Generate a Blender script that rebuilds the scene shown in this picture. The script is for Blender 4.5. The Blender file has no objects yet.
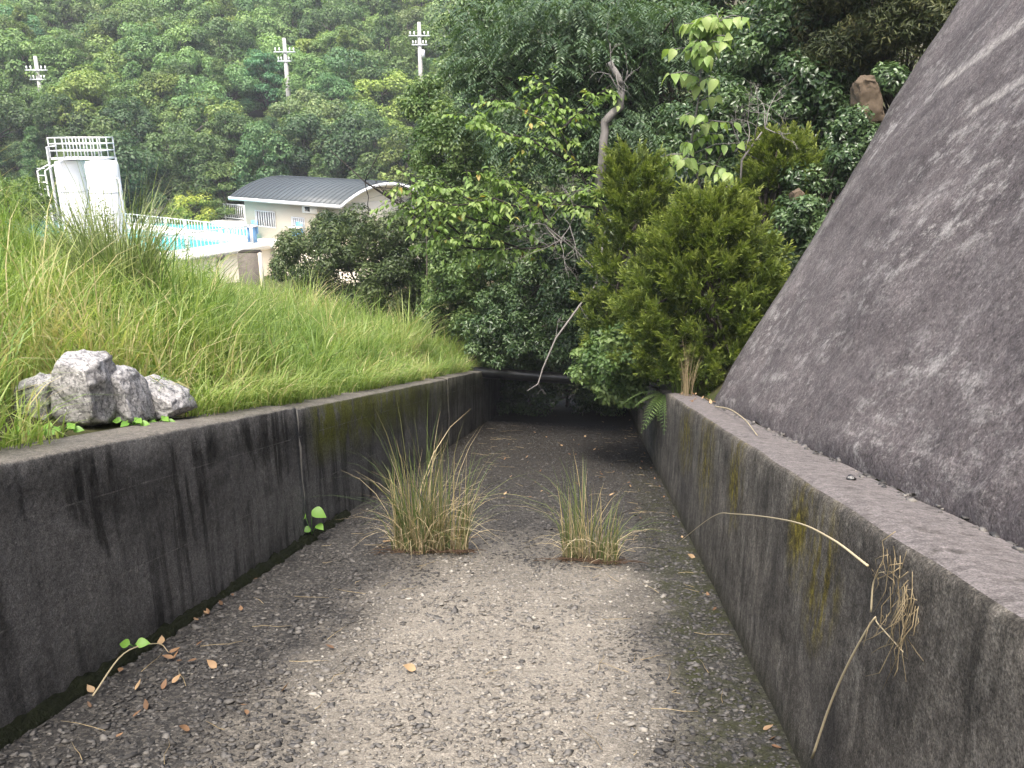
import bpy, math
import numpy as np
from mathutils import Vector, Matrix, noise as mn

# ------------------------------------------------------------------ camera, sky, sun, exposure
sc = bpy.context.scene
C = sc.collection
EYE = 1.6; PITCH = math.radians(17.5); FPX = 830.0
cam_d = bpy.data.cameras.new('camera'); cam = bpy.data.objects.new('camera', cam_d); C.objects.link(cam)
cam.location = (0, 0, EYE); cam.rotation_euler = (math.radians(90) - PITCH, 0, 0)
cam_d.sensor_width = 36; cam_d.lens = FPX / 1024 * 36; cam_d.clip_end = 2000; cam_d.clip_start = 0.05
sc.camera = cam
SUN_DIR = Vector((-0.10, -0.42, 0.90)).normalized()          # towards the sun, behind thin cloud
SUN_EL = math.asin(SUN_DIR.z); SUN_AZ = math.atan2(SUN_DIR.x, SUN_DIR.y)
w = bpy.data.worlds.new('World'); sc.world = w; w.use_nodes = True
wn = w.node_tree; sky = wn.nodes.new('ShaderNodeTexSky'); sky.sky_type = 'NISHITA'; sky.sun_disc = False
sky.sun_elevation = SUN_EL; sky.sun_rotation = SUN_AZ; sky.dust_density = 5.5; sky.air_density = 1.0; sky.ozone_density = 0.6
bg = wn.nodes['Background']; bg.inputs['Strength'].default_value = 0.15
wn.links.new(sky.outputs[0], bg.inputs['Color'])
sun_d = bpy.data.lights.new('sun', 'SUN'); sun_d.energy = 1.9; sun_d.angle = math.radians(20); sun_d.color = (1.0, 0.965, 0.91)
sun = bpy.data.objects.new('sun', sun_d); C.objects.link(sun)
sun.rotation_euler = SUN_DIR.to_track_quat('Z', 'Y').to_euler()
sc.view_settings.view_transform = 'Standard'; sc.view_settings.look = 'None'
sc.view_settings.gamma = 1.0; sc.view_settings.exposure = 1.55
sc.view_settings.use_curve_mapping = False
sc.render.engine = 'CYCLES'
sc.cycles.max_bounces = 6; sc.cycles.transparent_max_bounces = 4

# ------------------------------------------------------------------ frames of reference
YAW = math.radians(6.1); SLOPE = 0.268
SA, CA = math.sin(YAW), math.cos(YAW)
TL, TR = -2.2, 0.80            # inner faces of the channel walls (metres right of the camera line)
HL, HR = 1.095, 1.097             # wall heights
def st(x, y): return x*SA + y*CA, x*CA - y*SA
def xy(s, t): return s*SA + t*CA, s*CA - t*SA
def fl(s):
    s = np.asarray(s, float)
    return np.where(s < 27, -SLOPE*s, -SLOPE*(27 + 3*(1-np.exp(-np.maximum(s-27, 0)/3))))
def W(s, t, h):                 # channel frame -> world
    x, y = xy(s, t); return Vector((x, y, float(fl(s)) + h))
def P(px, py, d):               # a point seen in that direction, d metres ahead
    u = (px-512)/FPX; v = (384-py)/FPX
    Y = v*math.sin(PITCH) + math.cos(PITCH); Z = v*math.cos(PITCH) - math.sin(PITCH)
    return Vector((u/Y*d, d, EYE + Z/Y*d))
def on_t(px, py, t0, lift=0.0):  # the point of the vertical plane t = t0 seen in that direction
    q = P(px, py, 1.0); d = Vector((q.x, q.y, q.z-EYE)); k = t0/(d.x*CA - d.y*SA); return Vector((d.x*k, d.y*k, EYE + d.z*k + lift))
def sstep(a, b, x):
    k = np.clip((x-a)/(b-a), 0, 1); return k*k*(3-2*k)
FACE_END = 8.3; FACE_TAN = 2.05
def gz(x, y):
    x = np.asarray(x, float); y = np.asarray(y, float)
    s = x*SA + y*CA; t = x*CA - y*SA; f = fl(s)
    bump = 0.07*np.sin(x*1.7+y*0.9) + 0.05*np.sin(x*3.1-y*2.3+1) + 0.03*np.sin(y*5.1+x*4.2)
    left = f + HL - 0.05 + 1.7*(1-np.exp(-np.maximum(-t-2.58, 0)*0.36/1.7))*(1-sstep(22, 38, s)) + 0.5*np.exp(-((s-7.5)/4.0)**2-((t+7.2)/2.4)**2) + bump*sstep(2.5, 3.4, -t)
    slope = np.where(s < FACE_END-0.1, FACE_TAN, 1.0)
    cap = np.where(s < FACE_END-0.1, 7.2, 9.0)
    right = f + HR - 0.06 + np.minimum(np.maximum(t-1.17, 0)*slope, cap) - np.where((s < FACE_END-0.1), 0.45*sstep(1.1, 1.6, t), 0)
    right = right + np.where(s > FACE_END, 2.2*bump, 0)*sstep(1.1, 2.0, t) + 0.12*np.clip(t-9, 0, 60)
    mid = f - 0.35
    open_end = sstep(25.5, 27.5, s)
    mid = mid*(1-open_end) + (f+0.2)*open_end
    k = open_end
    left = left*(1-k*sstep(9, 2, -t)) + (f+0.3)*k*sstep(9, 2, -t) if False else left
    z = np.where(t < TL-0.14, left, np.where(t > TR+0.36, right, mid))
    hill = -6.6 + 0.36*(y-62) + 0.6*np.sin(x*0.13) + 0.5*np.sin(x*0.31+y*0.2)
    hill = np.minimum(hill, 26+0.05*y)
    return np.where(y > 55, np.maximum(z, hill), z)
def g(x, y): return float(gz(x, y))
def vnoise(p, sc_=1.0): return mn.noise(Vector(p)*sc_)

# ------------------------------------------------------------------ mesh helpers
def link(o, parent=None):
    C.objects.link(o)
    if parent is not None:
        o.parent = parent
    return o
def tag(o, label=None, cat=None, group=None, kind=None):
    if label: o['label'] = label
    if cat: o['category'] = cat
    if group: o['group'] = group
    if kind: o['kind'] = kind
    return o
def empty(name, loc, label, cat, group=None):
    o = bpy.data.objects.new(name, None); o.location = loc; o.empty_display_size = 0.2
    C.objects.link(o); return tag(o, label, cat, group)
def np_mesh(name, V, F, rnd=None, mat=None, smooth=False, uv=None):
    V = np.asarray(V, np.float32); F = np.asarray(F, np.int32)
    me = bpy.data.meshes.new(name); n, k = F.shape
    me.vertices.add(len(V)); me.vertices.foreach_set('co', V.ravel())
    me.loops.add(n*k); me.loops.foreach_set('vertex_index', F.ravel())
    me.polygons.add(n); me.polygons.foreach_set('loop_start', np.arange(0, n*k, k, dtype=np.int32))
    me.polygons.foreach_set('loop_total', np.full(n, k, np.int32))
    if smooth: me.polygons.foreach_set('use_smooth', np.ones(n, bool))
    if rnd is not None:
        a = me.attributes.new('rnd', 'FLOAT', 'POINT'); a.data.foreach_set('value', np.asarray(rnd, np.float32))
    if uv is not None:
        l = me.uv_layers.new(name='UVMap'); l.data.foreach_set('uv', np.asarray(uv, np.float32)[F.ravel()].ravel())
    me.update(calc_edges=True)
    if mat: me.materials.append(mat)
    return me
def obj(name, me, parent=None, world=True):
    o = bpy.data.objects.new(name, me); link(o, parent)
    if parent is not None and world: o.location = -parent.location if parent.rotation_euler.z == 0 else o.location
    return o
def merge(parts):
    Vs, Fs, R, off = [], [], [], 0
    for p in parts:
        V, F = p[0], p[1]; Vs.append(V); Fs.append(np.asarray(F)+off); off += len(V)
        R.append(p[2] if len(p) > 2 else np.zeros(len(V)))
    return np.concatenate(Vs), np.concatenate(Fs), np.concatenate(R)
def tube(pts, rad, n=6):
    pts = [Vector(p) for p in pts]; V = []; F = []
    if not hasattr(rad, '__len__'): rad = [rad]*len(pts)
    for i, p in enumerate(pts):
        d = (pts[min(i+1, len(pts)-1)] - pts[max(i-1, 0)]); d = d.normalized() if d.length > 1e-9 else Vector((0, 0, 1))
        if i == 0: a = d.cross(Vector((0.31, 0.17, 0.93)) if abs(d.z) < 0.9 else Vector((1, 0, 0))).normalized()
        else:
            a = a - d*a.dot(d); a = a.normalized() if a.length > 1e-6 else d.orthogonal().normalized()
        b = d.cross(a)
        for k in range(n):
            th = 2*math.pi*k/n; V.append(p + (a*math.cos(th) + b*math.sin(th))*rad[i])
        if i:
            for k in range(n):
                q = (i-1)*n; F.append((q+k, q+(k+1) % n, q+n+(k+1) % n, q+n+k))
    V += [pts[0], pts[-1]]; m = len(V); e = (len(pts)-1)*n
    for k in range(0, n):
        F.append((m-2, (k+1) % n, k, k)); F.append((m-1, e+k, e+(k+1) % n, e+(k+1) % n))
    F2 = []
    for f in F:
        if f[2] == f[3]: F2.append(f[:3])
        else: F2 += [(f[0], f[1], f[2]), (f[0], f[2], f[3])]
    return np.array([tuple(v) for v in V]), np.array(F2)
def box(c, size, R=None):
    V = np.array([(x, y, z) for x in (-.5, .5) for y in (-.5, .5) for z in (-.5, .5)])*np.array(size)
    if R is not None: V = V @ np.array(R).T
    V = V + np.array(c)
    F = np.array([(0, 1, 3), (0, 3, 2), (4, 6, 7), (4, 7, 5), (0, 4, 5), (0, 5, 1), (2, 3, 7), (2, 7, 6), (0, 2, 6), (0, 6, 4), (1, 5, 7), (1, 7, 3)])
    return V, F
def part(name, pieces, mat, parent, smooth=False):
    V, F, R = merge(pieces)
    return obj(name, np_mesh(name, V, F, R, mat, smooth), parent)
def nrmz(a): return a/np.maximum(np.linalg.norm(a, axis=-1, keepdims=True), 1e-9)
def rdir(rng, n): return nrmz(rng.normal(size=(n, 3)))

# ------------------------------------------------------------------ materials
class NT:
    def __init__(s, name):
        s.m = bpy.data.materials.new(name); s.m.use_nodes = True; s.t = s.m.node_tree
        s.b = s.t.nodes['Principled BSDF']; s.out = s.t.nodes['Material Output']
    def n(s, ty, **k):
        nd = s.t.nodes.new('ShaderNode'+ty)
        for a, v in k.items(): setattr(nd, a, v)
        return nd
    def l(s, a, b): s.t.links.new(a, b)
    def put(s, sock, v):
        if hasattr(v, 'is_linked') or isinstance(v, bpy.types.NodeSocket): s.l(v, sock)
        else: sock.default_value = v
    def coord(s, kind='Object'): return s.n('TexCoord').outputs[kind]
    def geo(s): return s.n('NewGeometry')
    def map(s, vec, scale=(1, 1, 1), loc=(0, 0, 0)):
        m = s.n('Mapping'); s.l(vec, m.inputs[0]); m.inputs['Scale'].default_value = scale; m.inputs['Location'].default_value = loc
        return m.outputs[0]
    def noise(s, vec, scale, detail=4, rough=0.55, dist=0.0):
        n = s.n('TexNoise'); s.l(vec, n.inputs['Vector']); n.inputs['Scale'].default_value = scale
        n.inputs['Detail'].default_value = detail; n.inputs['Roughness'].default_value = rough; n.inputs['Distortion'].default_value = dist
        return n.outputs[0]
    def vor(s, vec, scale, feat='F1', out=0):
        n = s.n('TexVoronoi', feature=feat); s.l(vec, n.inputs['Vector']); n.inputs['Scale'].default_value = scale
        return n.outputs[out]
    def ramp(s, fac, stops, interp='LINEAR'):
        r = s.n('ValToRGB'); s.put(r.inputs[0], fac); e = r.color_ramp; e.interpolation = interp
        while len(e.elements) < len(stops): e.elements.new(0.5)
        for i, (p, c) in enumerate(stops):
            e.elements[i].position = p
            e.elements[i].color = (c, c, c, 1) if not hasattr(c, '__len__') else (*c, 1)
        return r.outputs[0]
    def mix(s, fac, a, b, mode='MIX'):
        m = s.n('Mix', data_type='RGBA', blend_type=mode); s.put(m.inputs[0], fac)
        for sock, v in ((m.inputs[6], a), (m.inputs[7], b)):
            if isinstance(v, bpy.types.NodeSocket): s.l(v, sock)
            else: sock.default_value = (*v, 1) if len(v) == 3 else v
        return m.outputs[2]
    def math(s, op, a, b=0.0, c=None):
        m = s.n('Math', operation=op); s.put(m.inputs[0], a); s.put(m.inputs[1], b)
        if c is not None: s.put(m.inputs[2], c)
        return m.outputs[0]
    def sep(s, v): x = s.n('SeparateXYZ'); s.l(v, x.inputs[0]); return x.outputs
    def bump(s, h, strength=0.4, dist=0.02, prev=None):
        b = s.n('Bump'); s.l(h, b.inputs['Height']); b.inputs['Strength'].default_value = strength; b.inputs['Distance'].default_value = dist
        if prev is not None: s.l(prev, b.inputs['Normal'])
        return b.outputs[0]
    def fin(s, col=None, rough=None, normal=None, spec=None, metal=None):
        if col is not None: s.put(s.b.inputs['Base Color'], col if isinstance(col, bpy.types.NodeSocket) else (*col, 1))
        if rough is not None: s.put(s.b.inputs['Roughness'], rough)
        if normal is not None: s.l(normal, s.b.inputs['Normal'])
        if spec is not None: s.b.inputs['Specular IOR Level'].default_value = spec
        if metal is not None: s.b.inputs['Metallic'].default_value = metal
        return s.m
    def grain(s, c, v, sc_=130, lo=0.45, hi=1.45):
        n = s.n('TexNoise'); s.l(v, n.inputs['Vector']); n.inputs['Scale'].default_value = sc_; n.inputs['Detail'].default_value = 3; n.inputs['Roughness'].default_value = 0.75
        mr = s.n('MapRange'); s.l(n.outputs[0], mr.inputs[0]); mr.inputs[1].default_value = 0.36; mr.inputs[2].default_value = 0.64; mr.inputs[3].default_value = lo; mr.inputs[4].default_value = hi
        cb = s.n('CombineXYZ'); [s.l(mr.outputs[0], cb.inputs[i]) for i in range(3)]
        vm = s.n('VectorMath', operation='MULTIPLY'); s.l(c, vm.inputs[0]); s.l(cb.outputs[0], vm.inputs[1]); return vm.outputs[0]
    def attr(s, nm='rnd'): a = s.n('Attribute', attribute_name=nm); return a.outputs['Fac']
def leafmat(name, stops, trans=0.3, rough=0.5, tint=False, tcol=(1.15, 1.25, 0.6), spec=0.35):
    m = NT(name); col = m.ramp(m.attr(), stops)
    if tint: col = m.mix(1.0, col, m.n('ObjectInfo').outputs['Color'], 'MULTIPLY')
    m.fin(col, rough, spec=spec)
    tr = m.n('BsdfTranslucent'); m.l(m.mix(1.0, col, tcol, 'MULTIPLY'), tr.inputs[0])
    mx = m.n('MixShader'); mx.inputs[0].default_value = trans
    m.l(m.b.outputs[0], mx.inputs[1]); m.l(tr.outputs[0], mx.inputs[2]); m.l(mx.outputs[0], m.out.inputs[0])
    return m.m
def plain(name, col, rough=0.6, var=0.25, scale=8, spec=0.4, metal=0.0, bump=0.0):
    m = NT(name); v = m.coord(); n = m.noise(v, scale, 5)
    c = m.mix(n, tuple(c*(1-var) for c in col), tuple(min(1, c*(1+var)) for c in col))
    return m.fin(c, rough, m.bump(n, bump, 0.02) if bump else None, spec, metal)

def m_soil():
    m = NT('soil'); v = m.coord(); n = m.noise(v, 2.2, 6); n2 = m.noise(v, 25, 5)
    c = m.mix(n, (0.035, 0.028, 0.018), (0.085, 0.07, 0.04)); c = m.mix(m.ramp(m.noise(v, 0.9, 3), [(0.4, 0.0), (0.62, 1.0)]), c, (0.05, 0.065, 0.02))
    return m.fin(c, 0.95, m.bump(n2, 0.8, 0.05), 0.1)
def m_leftwall():
    m = NT('algae_stained_concrete'); uv = m.coord('UV'); v = m.coord(); x, y, _ = m.sep(uv)
    base = m.mix(m.noise(v, 6, 7, 0.65), (0.10, 0.10, 0.098), (0.235, 0.232, 0.226))
    fine = m.noise(v, 60, 4, 0.7); base = m.mix(m.ramp(fine, [(0.55, 0.0), (0.75, 0.55)]), base, (0.27, 0.265, 0.25))
    # black algae runs: long thin vertical noise, strongest from below the coping down
    st1 = m.noise(m.map(uv, (7.5, 0.45, 1)), 1.0, 5, 0.62, 0.5); st2 = m.noise(m.map(uv, (2.3, 0.9, 1), (3.1, 0, 0)), 1.0, 5, 0.65, 0.4)
    run = m.math('MULTIPLY', m.ramp(st1, [(0.48, 0.0), (0.56, 1.0)]), m.ramp(st2, [(0.42, 0.0), (0.52, 1.0)]))
    band = m.ramp(m.math('DIVIDE', m.math('ADD', y, m.math('MULTIPLY', m.math('SUBTRACT', m.noise(m.map(uv, (3, 1, 1)), 1, 4), 0.5), 0.5)), 1.15),
                  [(0.02, 0.8), (0.22, 0.45), (0.6, 0.85), (0.86, 1.0), (0.97, 0.25)])
    run = m.math('MULTIPLY', run, band)
    c = m.mix(run, base, (0.012, 0.012, 0.012))
    broad = m.math('MULTIPLY', m.ramp(m.noise(m.map(uv, (0.9, 1.6, 1), (7, 2, 0)), 1, 6, 0.6), [(0.4, 0.0), (0.62, 0.8)]), band)
    c = m.mix(broad, c, (0.022, 0.022, 0.021))
    # grey-white efflorescence
    eff = m.ramp(m.noise(m.map(uv, (2.4, 1.5, 1), (2, 9, 0)), 1, 7, 0.7), [(0.56, 0.0), (0.75, 0.45)])
    c = m.mix(eff, c, (0.24, 0.235, 0.23))
    # green-yellow moss growing on the panel past the joint, high up
    mo = m.math('MULTIPLY', m.ramp(x, [(0.0, 0.0), (1.0, 1.0)]), 1.0)
    ms = m.math('MULTIPLY', m.ramp(m.math('DIVIDE', x, 20.0), [(0.288, 0.0), (0.305, 1.0), (0.44, 0.8), (0.6, 0.2)]),
                m.ramp(m.math('DIVIDE', y, 1.15), [(0.45, 0.0), (0.68, 1.0), (0.9, 1.0), (0.97, 0.2)]))
    ms = m.math('MULTIPLY', ms, m.ramp(m.noise(m.map(uv, (4, 1.6, 1)), 1.2, 7, 0.75), [(0.38, 0.0), (0.5, 1.0)]))
    c = m.mix(ms, c, m.mix(fine, (0.07, 0.08, 0.012), (0.17, 0.18, 0.03)))
    # faint shutter-board lines
    def line(h, wd):
        d = m.math('ABSOLUTE', m.math('SUBTRACT', m.math('ADD', y, m.math('MULTIPLY', m.noise(m.map(uv, (1.5, 0, 0)), 1, 2), 0.012)), h)); return m.math('LESS_THAN', d, wd)
    ln = m.math('MAXIMUM', line(0.86, 0.0035), line(0.44, 0.003)); ln = m.math('MULTIPLY', ln, m.ramp(m.noise(m.map(uv, (5, 1, 1)), 1, 3), [(0.42, 0.0), (0.6, 0.5)]))
    c = m.mix(ln, c, (0.24, 0.235, 0.22))
    h = m.math('ADD', m.noise(v, 35, 6, 0.7), m.math('MULTIPLY', m.noise(v, 8, 4), 1.5))
    nz = m.sep(m.geo().outputs['Normal'])[2]; top = m.ramp(nz, [(0.45, 0.0), (0.8, 1.0)])
    c = m.mix(top, c, m.mix(m.noise(v, 9, 6, 0.7), (0.07, 0.064, 0.054), (0.30, 0.28, 0.25)))
    c = m.mix(1.0, c, (0.72, 0.71, 0.69), 'MULTIPLY'); c = m.grain(m.grain(c, v, 170, .45, 1.5), v, 38, .72, 1.25)
    return m.fin(c, m.ramp(run, [(0, 0.85), (1, 0.7)]), m.bump(h, 0.8, 0.012), 0.2)
def m_rightwall():
    m = NT('weathered_concrete_wall'); uv = m.coord('UV'); v = m.coord(); x, y, _ = m.sep(uv)
    base = m.mix(m.ramp(m.noise(v, 5, 8, 0.72), [(0.3, 0.0), (0.7, 1.0)]), (0.05, 0.047, 0.043), (0.19, 0.178, 0.16))
    fine = m.noise(v, 70, 4, 0.75); base = m.mix(m.ramp(fine, [(0.54, 0.0), (0.74, 0.6)]), base, (0.30, 0.285, 0.26))
    st1 = m.noise(m.map(uv, (8, 1.3, 1)), 1.0, 7, 0.7, 0.6)
    c = m.mix(m.ramp(st1, [(0.45, 0.0), (0.66, 0.7)]), base, (0.030, 0.029, 0.027))
    pale = m.ramp(m.noise(m.map(uv, (9, 2.6, 1), (4, 0, 0)), 1.0, 8, 0.75), [(0.54, 0.0), (0.68, 0.7)])
    c = m.mix(pale, c, (0.27, 0.26, 0.235))
    dk = m.ramp(m.noise(m.map(uv, (1.1, 1.0, 1), (1, 3, 0)), 1.0, 5, 0.6), [(0.48, 0.0), (0.68, 0.6)]); c = m.mix(dk, c, (0.048, 0.046, 0.045))
    def patch(s0, ws, h0, wh):
        a = m.math('MULTIPLY', m.math('SUBTRACT', x, s0), 1.0/ws); b = m.math('MULTIPLY', m.math('SUBTRACT', y, h0), 1.0/wh)
        r = m.math('SQRT', m.math('ADD', m.math('MULTIPLY', a, a), m.math('MULTIPLY', b, b))); return m.ramp(r, [(0.25, 1.0), (1.0, 0.0)])
    ps = [(4.45, 0.3, 0.86, 0.42), (5.65, 0.5, 0.8, 0.5), (2.66, 0.26, 0.78, 0.34), (3.0, 0.25, 0.9, 0.3), (7.0, 0.7, 0.8, 0.4)]
    mk = None
    for p in ps: q = patch(*p); mk = q if mk is None else m.math('MAXIMUM', mk, q)
    mo = m.math('MULTIPLY', mk, m.ramp(m.noise(m.map(uv, (11, 2.2, 1), (1, 7, 0)), 1.3, 7, 0.72), [(0.44, 0.0), (0.56, 0.95)]))
    c = m.mix(mo, c, m.mix(m.ramp(m.noise(v, 22, 5), [(0.4, 0.0), (0.66, 1.0)]), (0.06, 0.05, 0.014), (0.24, 0.205, 0.03)))
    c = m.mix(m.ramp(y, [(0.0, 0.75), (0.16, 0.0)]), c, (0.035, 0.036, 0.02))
    h = m.math('ADD', m.noise(v, 45, 6, 0.75), m.math('MULTIPLY', m.noise(v, 14, 5, 0.7), 0.8))
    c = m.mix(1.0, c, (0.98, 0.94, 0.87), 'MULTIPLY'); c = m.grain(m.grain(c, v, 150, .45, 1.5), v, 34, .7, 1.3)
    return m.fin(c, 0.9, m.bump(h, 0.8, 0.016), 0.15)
def m_ledge():
    m = NT('ledge_concrete'); v = m.coord(); n = m.noise(v, 7, 8, 0.7); f = m.noise(v, 90, 3, 0.7)
    c = m.mix(n, (0.15, 0.138, 0.132), (0.30, 0.28, 0.268)); c = m.mix(m.ramp(f, [(0.58, 0.0), (0.72, 0.5)]), c, (0.42, 0.4, 0.38))
    c = m.mix(m.ramp(m.noise(v, 16, 4), [(0.56, 0.0), (0.72, 0.7)]), c, (0.075, 0.07, 0.06))
    c = m.mix(1.0, c, (0.62, 0.6, 0.6), 'MULTIPLY'); c = m.grain(m.grain(c, v, 160, .6, 1.35), v, 30, .75, 1.2)
    return m.fin(c, 0.9, m.bump(m.noise(v, 50, 6, 0.75), 0.6, 0.012), 0.2)
def m_face():
    m = NT('sprayed_concrete_face'); uv = m.coord('UV'); v = m.coord(); x, y, _ = m.sep(uv)
    n1 = m.noise(m.map(uv, (0.55, 1.0, 1)), 1.7, 9, 0.7)
    c = m.mix(m.ramp(n1, [(0.3, 0.0), (0.7, 1.0)]), (0.075, 0.065, 0.066), (0.185, 0.165, 0.162))
    n2 = m.noise(m.map(uv, (1.0, 1.9, 1), (5, 1, 0)), 2.2, 9, 0.75); c = m.mix(m.ramp(n2, [(0.5, 0.0), (0.64, 0.6)]), c, (0.060, 0.053, 0.055))
    li = m.noise(m.map(uv, (1.7, 2.7, 1), (9, 4, 0)), 2.3, 10, 0.8); zone = m.noise(m.map(uv, (0.35, 0.6, 1), (3, 3, 0)), 1.6, 4)
    c = m.mix(m.math('MULTIPLY', m.ramp(li, [(0.50, 0.0), (0.60, 0.75)]), m.ramp(zone, [(0.40, 0.15), (0.58, 1.0)])), c, (0.37, 0.355, 0.335))
    f = m.vor(v, 75); f2 = m.noise(v, 55, 4, 0.75)
    c = m.mix(m.ramp(f2, [(0.56, 0.0), (0.7, 0.6)]), c, (0.33, 0.315, 0.30)); c = m.mix(m.ramp(m.noise(v, 38, 4, 0.7), [(0.58, 0.0), (0.7, 0.55)]), c, (0.045, 0.042, 0.042))
    # pale washed streaks high up
    wav = m.math('MULTIPLY', m.math('SUBTRACT', m.noise(m.map(uv, (1.2, 0.8, 1)), 2.0, 5), 0.5), 0.14)
    def streak(k0, wd, s0, s1):
        d = m.math('ABSOLUTE', m.math('SUBTRACT', m.math('ADD', y, wav), k0)); a = m.ramp(m.math('DIVIDE', d, wd), [(0.4, 1.0), (1.0, 0.0)])
        b = m.ramp(m.math('DIVIDE', x, 10.0), [(s0/10, 0.0), (s0/10+0.02, 1.0), (s1/10-.01, 1.0), (s1/10, 0.0)]); return m.math('MULTIPLY', a, b)
    sk = m.math('MAXIMUM', streak(2.88, 0.075, 3.2, 6.75), streak(2.30, 0.05, 4.4, 5.55))
    fallp = m.math('MULTIPLY', m.ramp(m.math('DIVIDE', m.math('ABSOLUTE', m.math('SUBTRACT', m.math('ADD', x, m.math('MULTIPLY', wav, 2.0)), 7.95)), 0.28), [(0.2, 1.0), (1.0, 0.0)]), m.ramp(m.math('DIVIDE', y, 10.0), [(0.05, 0.0), (0.09, 0.8), (0.2, 0.8), (0.27, 0.0)]))
    sk = m.math('MAXIMUM', sk, m.math('MULTIPLY', fallp, 0.6))
    sk = m.math('MULTIPLY', sk, m.ramp(m.noise(m.map(uv, (9, 4, 1)), 1.3, 6, 0.7), [(0.36, 0.05), (0.54, 0.85)]))
    c = m.mix(sk, c, (0.38, 0.36, 0.335))
    dk = m.ramp(m.math('DIVIDE', x, 10.0), [(0.77, 0.0), (0.83, 0.6)]); c = m.mix(dk, c, (0.055, 0.052, 0.046))
    h = m.math('ADD', m.noise(v, 34, 7, 0.78), m.math('MULTIPLY', m.noise(v, 9, 6, 0.7), 0.9))
    c = m.mix(1.0, c, (0.84, 0.825, 0.815), 'MULTIPLY'); c = m.grain(m.grain(c, v, 95, .62, 1.38), v, 24, .72, 1.25)
    return m.fin(c, 0.92, m.bump(h, 0.55, 0.018), 0.15)
def m_floor():
    m = NT('worn_gravel_concrete'); uv = m.coord('UV'); v = m.coord(); x, y, _ = m.sep(uv)     # x = along, y = across
    # worn pale bed in the middle near the viewer, dark damp gravel at the sides; darker far end paints in canopy shade
    wob = m.math('MULTIPLY', m.math('SUBTRACT', m.noise(uv, 1.3, 5, 0.6), 0.5), 1.1)
    across = m.math('ADD', y, wob); along = m.math('ADD', x, m.math('MULTIPLY', wob, 1.4))
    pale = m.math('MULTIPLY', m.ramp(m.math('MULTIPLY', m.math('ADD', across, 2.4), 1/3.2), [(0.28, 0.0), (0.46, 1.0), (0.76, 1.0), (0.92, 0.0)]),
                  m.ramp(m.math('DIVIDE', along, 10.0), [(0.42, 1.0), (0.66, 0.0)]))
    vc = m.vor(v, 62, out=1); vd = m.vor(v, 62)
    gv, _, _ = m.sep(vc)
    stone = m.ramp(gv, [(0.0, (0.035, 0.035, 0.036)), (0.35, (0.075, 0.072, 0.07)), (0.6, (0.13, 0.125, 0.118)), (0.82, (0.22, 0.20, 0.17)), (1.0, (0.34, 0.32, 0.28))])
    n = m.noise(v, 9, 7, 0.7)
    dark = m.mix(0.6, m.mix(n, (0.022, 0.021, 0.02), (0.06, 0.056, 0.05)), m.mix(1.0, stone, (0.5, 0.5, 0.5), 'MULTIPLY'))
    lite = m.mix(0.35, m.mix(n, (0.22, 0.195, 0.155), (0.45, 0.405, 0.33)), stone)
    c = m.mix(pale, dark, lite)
    # olive moss by the right wall
    mossb = m.math('MULTIPLY', m.ramp(m.math('ADD', m.math('MULTIPLY', y, 1.0), m.math('MULTIPLY', wob, 0.25)), [(0.34, 0.0), (0.52, 0.85)]), m.ramp(m.noise(v, 5, 6, 0.7), [(0.38, 0.0), (0.6, 1.0)]))
    c = m.mix(mossb, c, m.mix(n, (0.018, 0.022, 0.006), (0.055, 0.058, 0.018)))
    c = m.mix(m.ramp(m.math('DIVIDE', x, 20.0), [(0.28, 0.0), (0.60, 0.9)]), c, m.mix(n, (0.010, 0.009, 0.007), (0.035, 0.028, 0.02)))  # far floor browned as leaf mould and darkened to paint in canopy shade
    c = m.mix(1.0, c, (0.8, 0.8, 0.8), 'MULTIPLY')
    c = m.grain(c, v, 110, .55, 1.4)
    h = m.noise(v, 70, 5, 0.75)
    return m.fin(c, 0.9, m.bump(h, 0.7, 0.012), 0.2)
def m_stone_attr():
    m = NT('gravel_stone'); a = m.attr()
    c = m.ramp(a, [(0.0, (0.022, 0.021, 0.02)), (0.3, (0.058, 0.055, 0.051)), (0.55, (0.115, 0.109, 0.10)), (0.72, (0.15, 0.14, 0.125)), (0.88, (0.22, 0.205, 0.175)), (1.0, (0.31, 0.29, 0.25))])
    c = m.mix(m.ramp(m.noise(m.coord(), 120, 3), [(0.4, 0.0), (0.7, 0.5)]), c, m.mix(1.0, c, (0.5, 0.5, 0.5), 'MULTIPLY'))
    return m.fin(c, 0.75, None, 0.4)
def m_granite():
    m = NT('granite'); v = m.coord(); n = m.noise(v, 5, 6, 0.65)
    c = m.mix(n, (0.24, 0.235, 0.235), (0.5, 0.49, 0.48)); c = m.mix(m.ramp(m.noise(v, 45, 4, 0.7), [(0.46, 0.0), (0.6, 0.85)]), c, (0.10, 0.10, 0.105))
    c = m.mix(m.ramp(m.noise(v, 70, 3, 0.7), [(0.58, 0.0), (0.68, 0.8)]), c, (0.66, 0.65, 0.64))
    c = m.mix(m.ramp(m.noise(v, 3.4, 5, 0.6), [(0.58, 0.0), (0.7, 0.7)]), c, (0.09, 0.085, 0.07))
    return m.fin(c, 0.8, m.bump(m.noise(v, 28, 7, 0.75), 0.7, 0.02), 0.35)
def m_bark(name, a, b, sc_=9):
    m = NT(name); v = m.map(m.coord(), (1, 1, 0.3)); n = m.noise(v, sc_, 6, 0.7)
    return m.fin(m.mix(n, a, b), 0.9, m.bump(n, 0.6, 0.02), 0.2)
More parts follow.
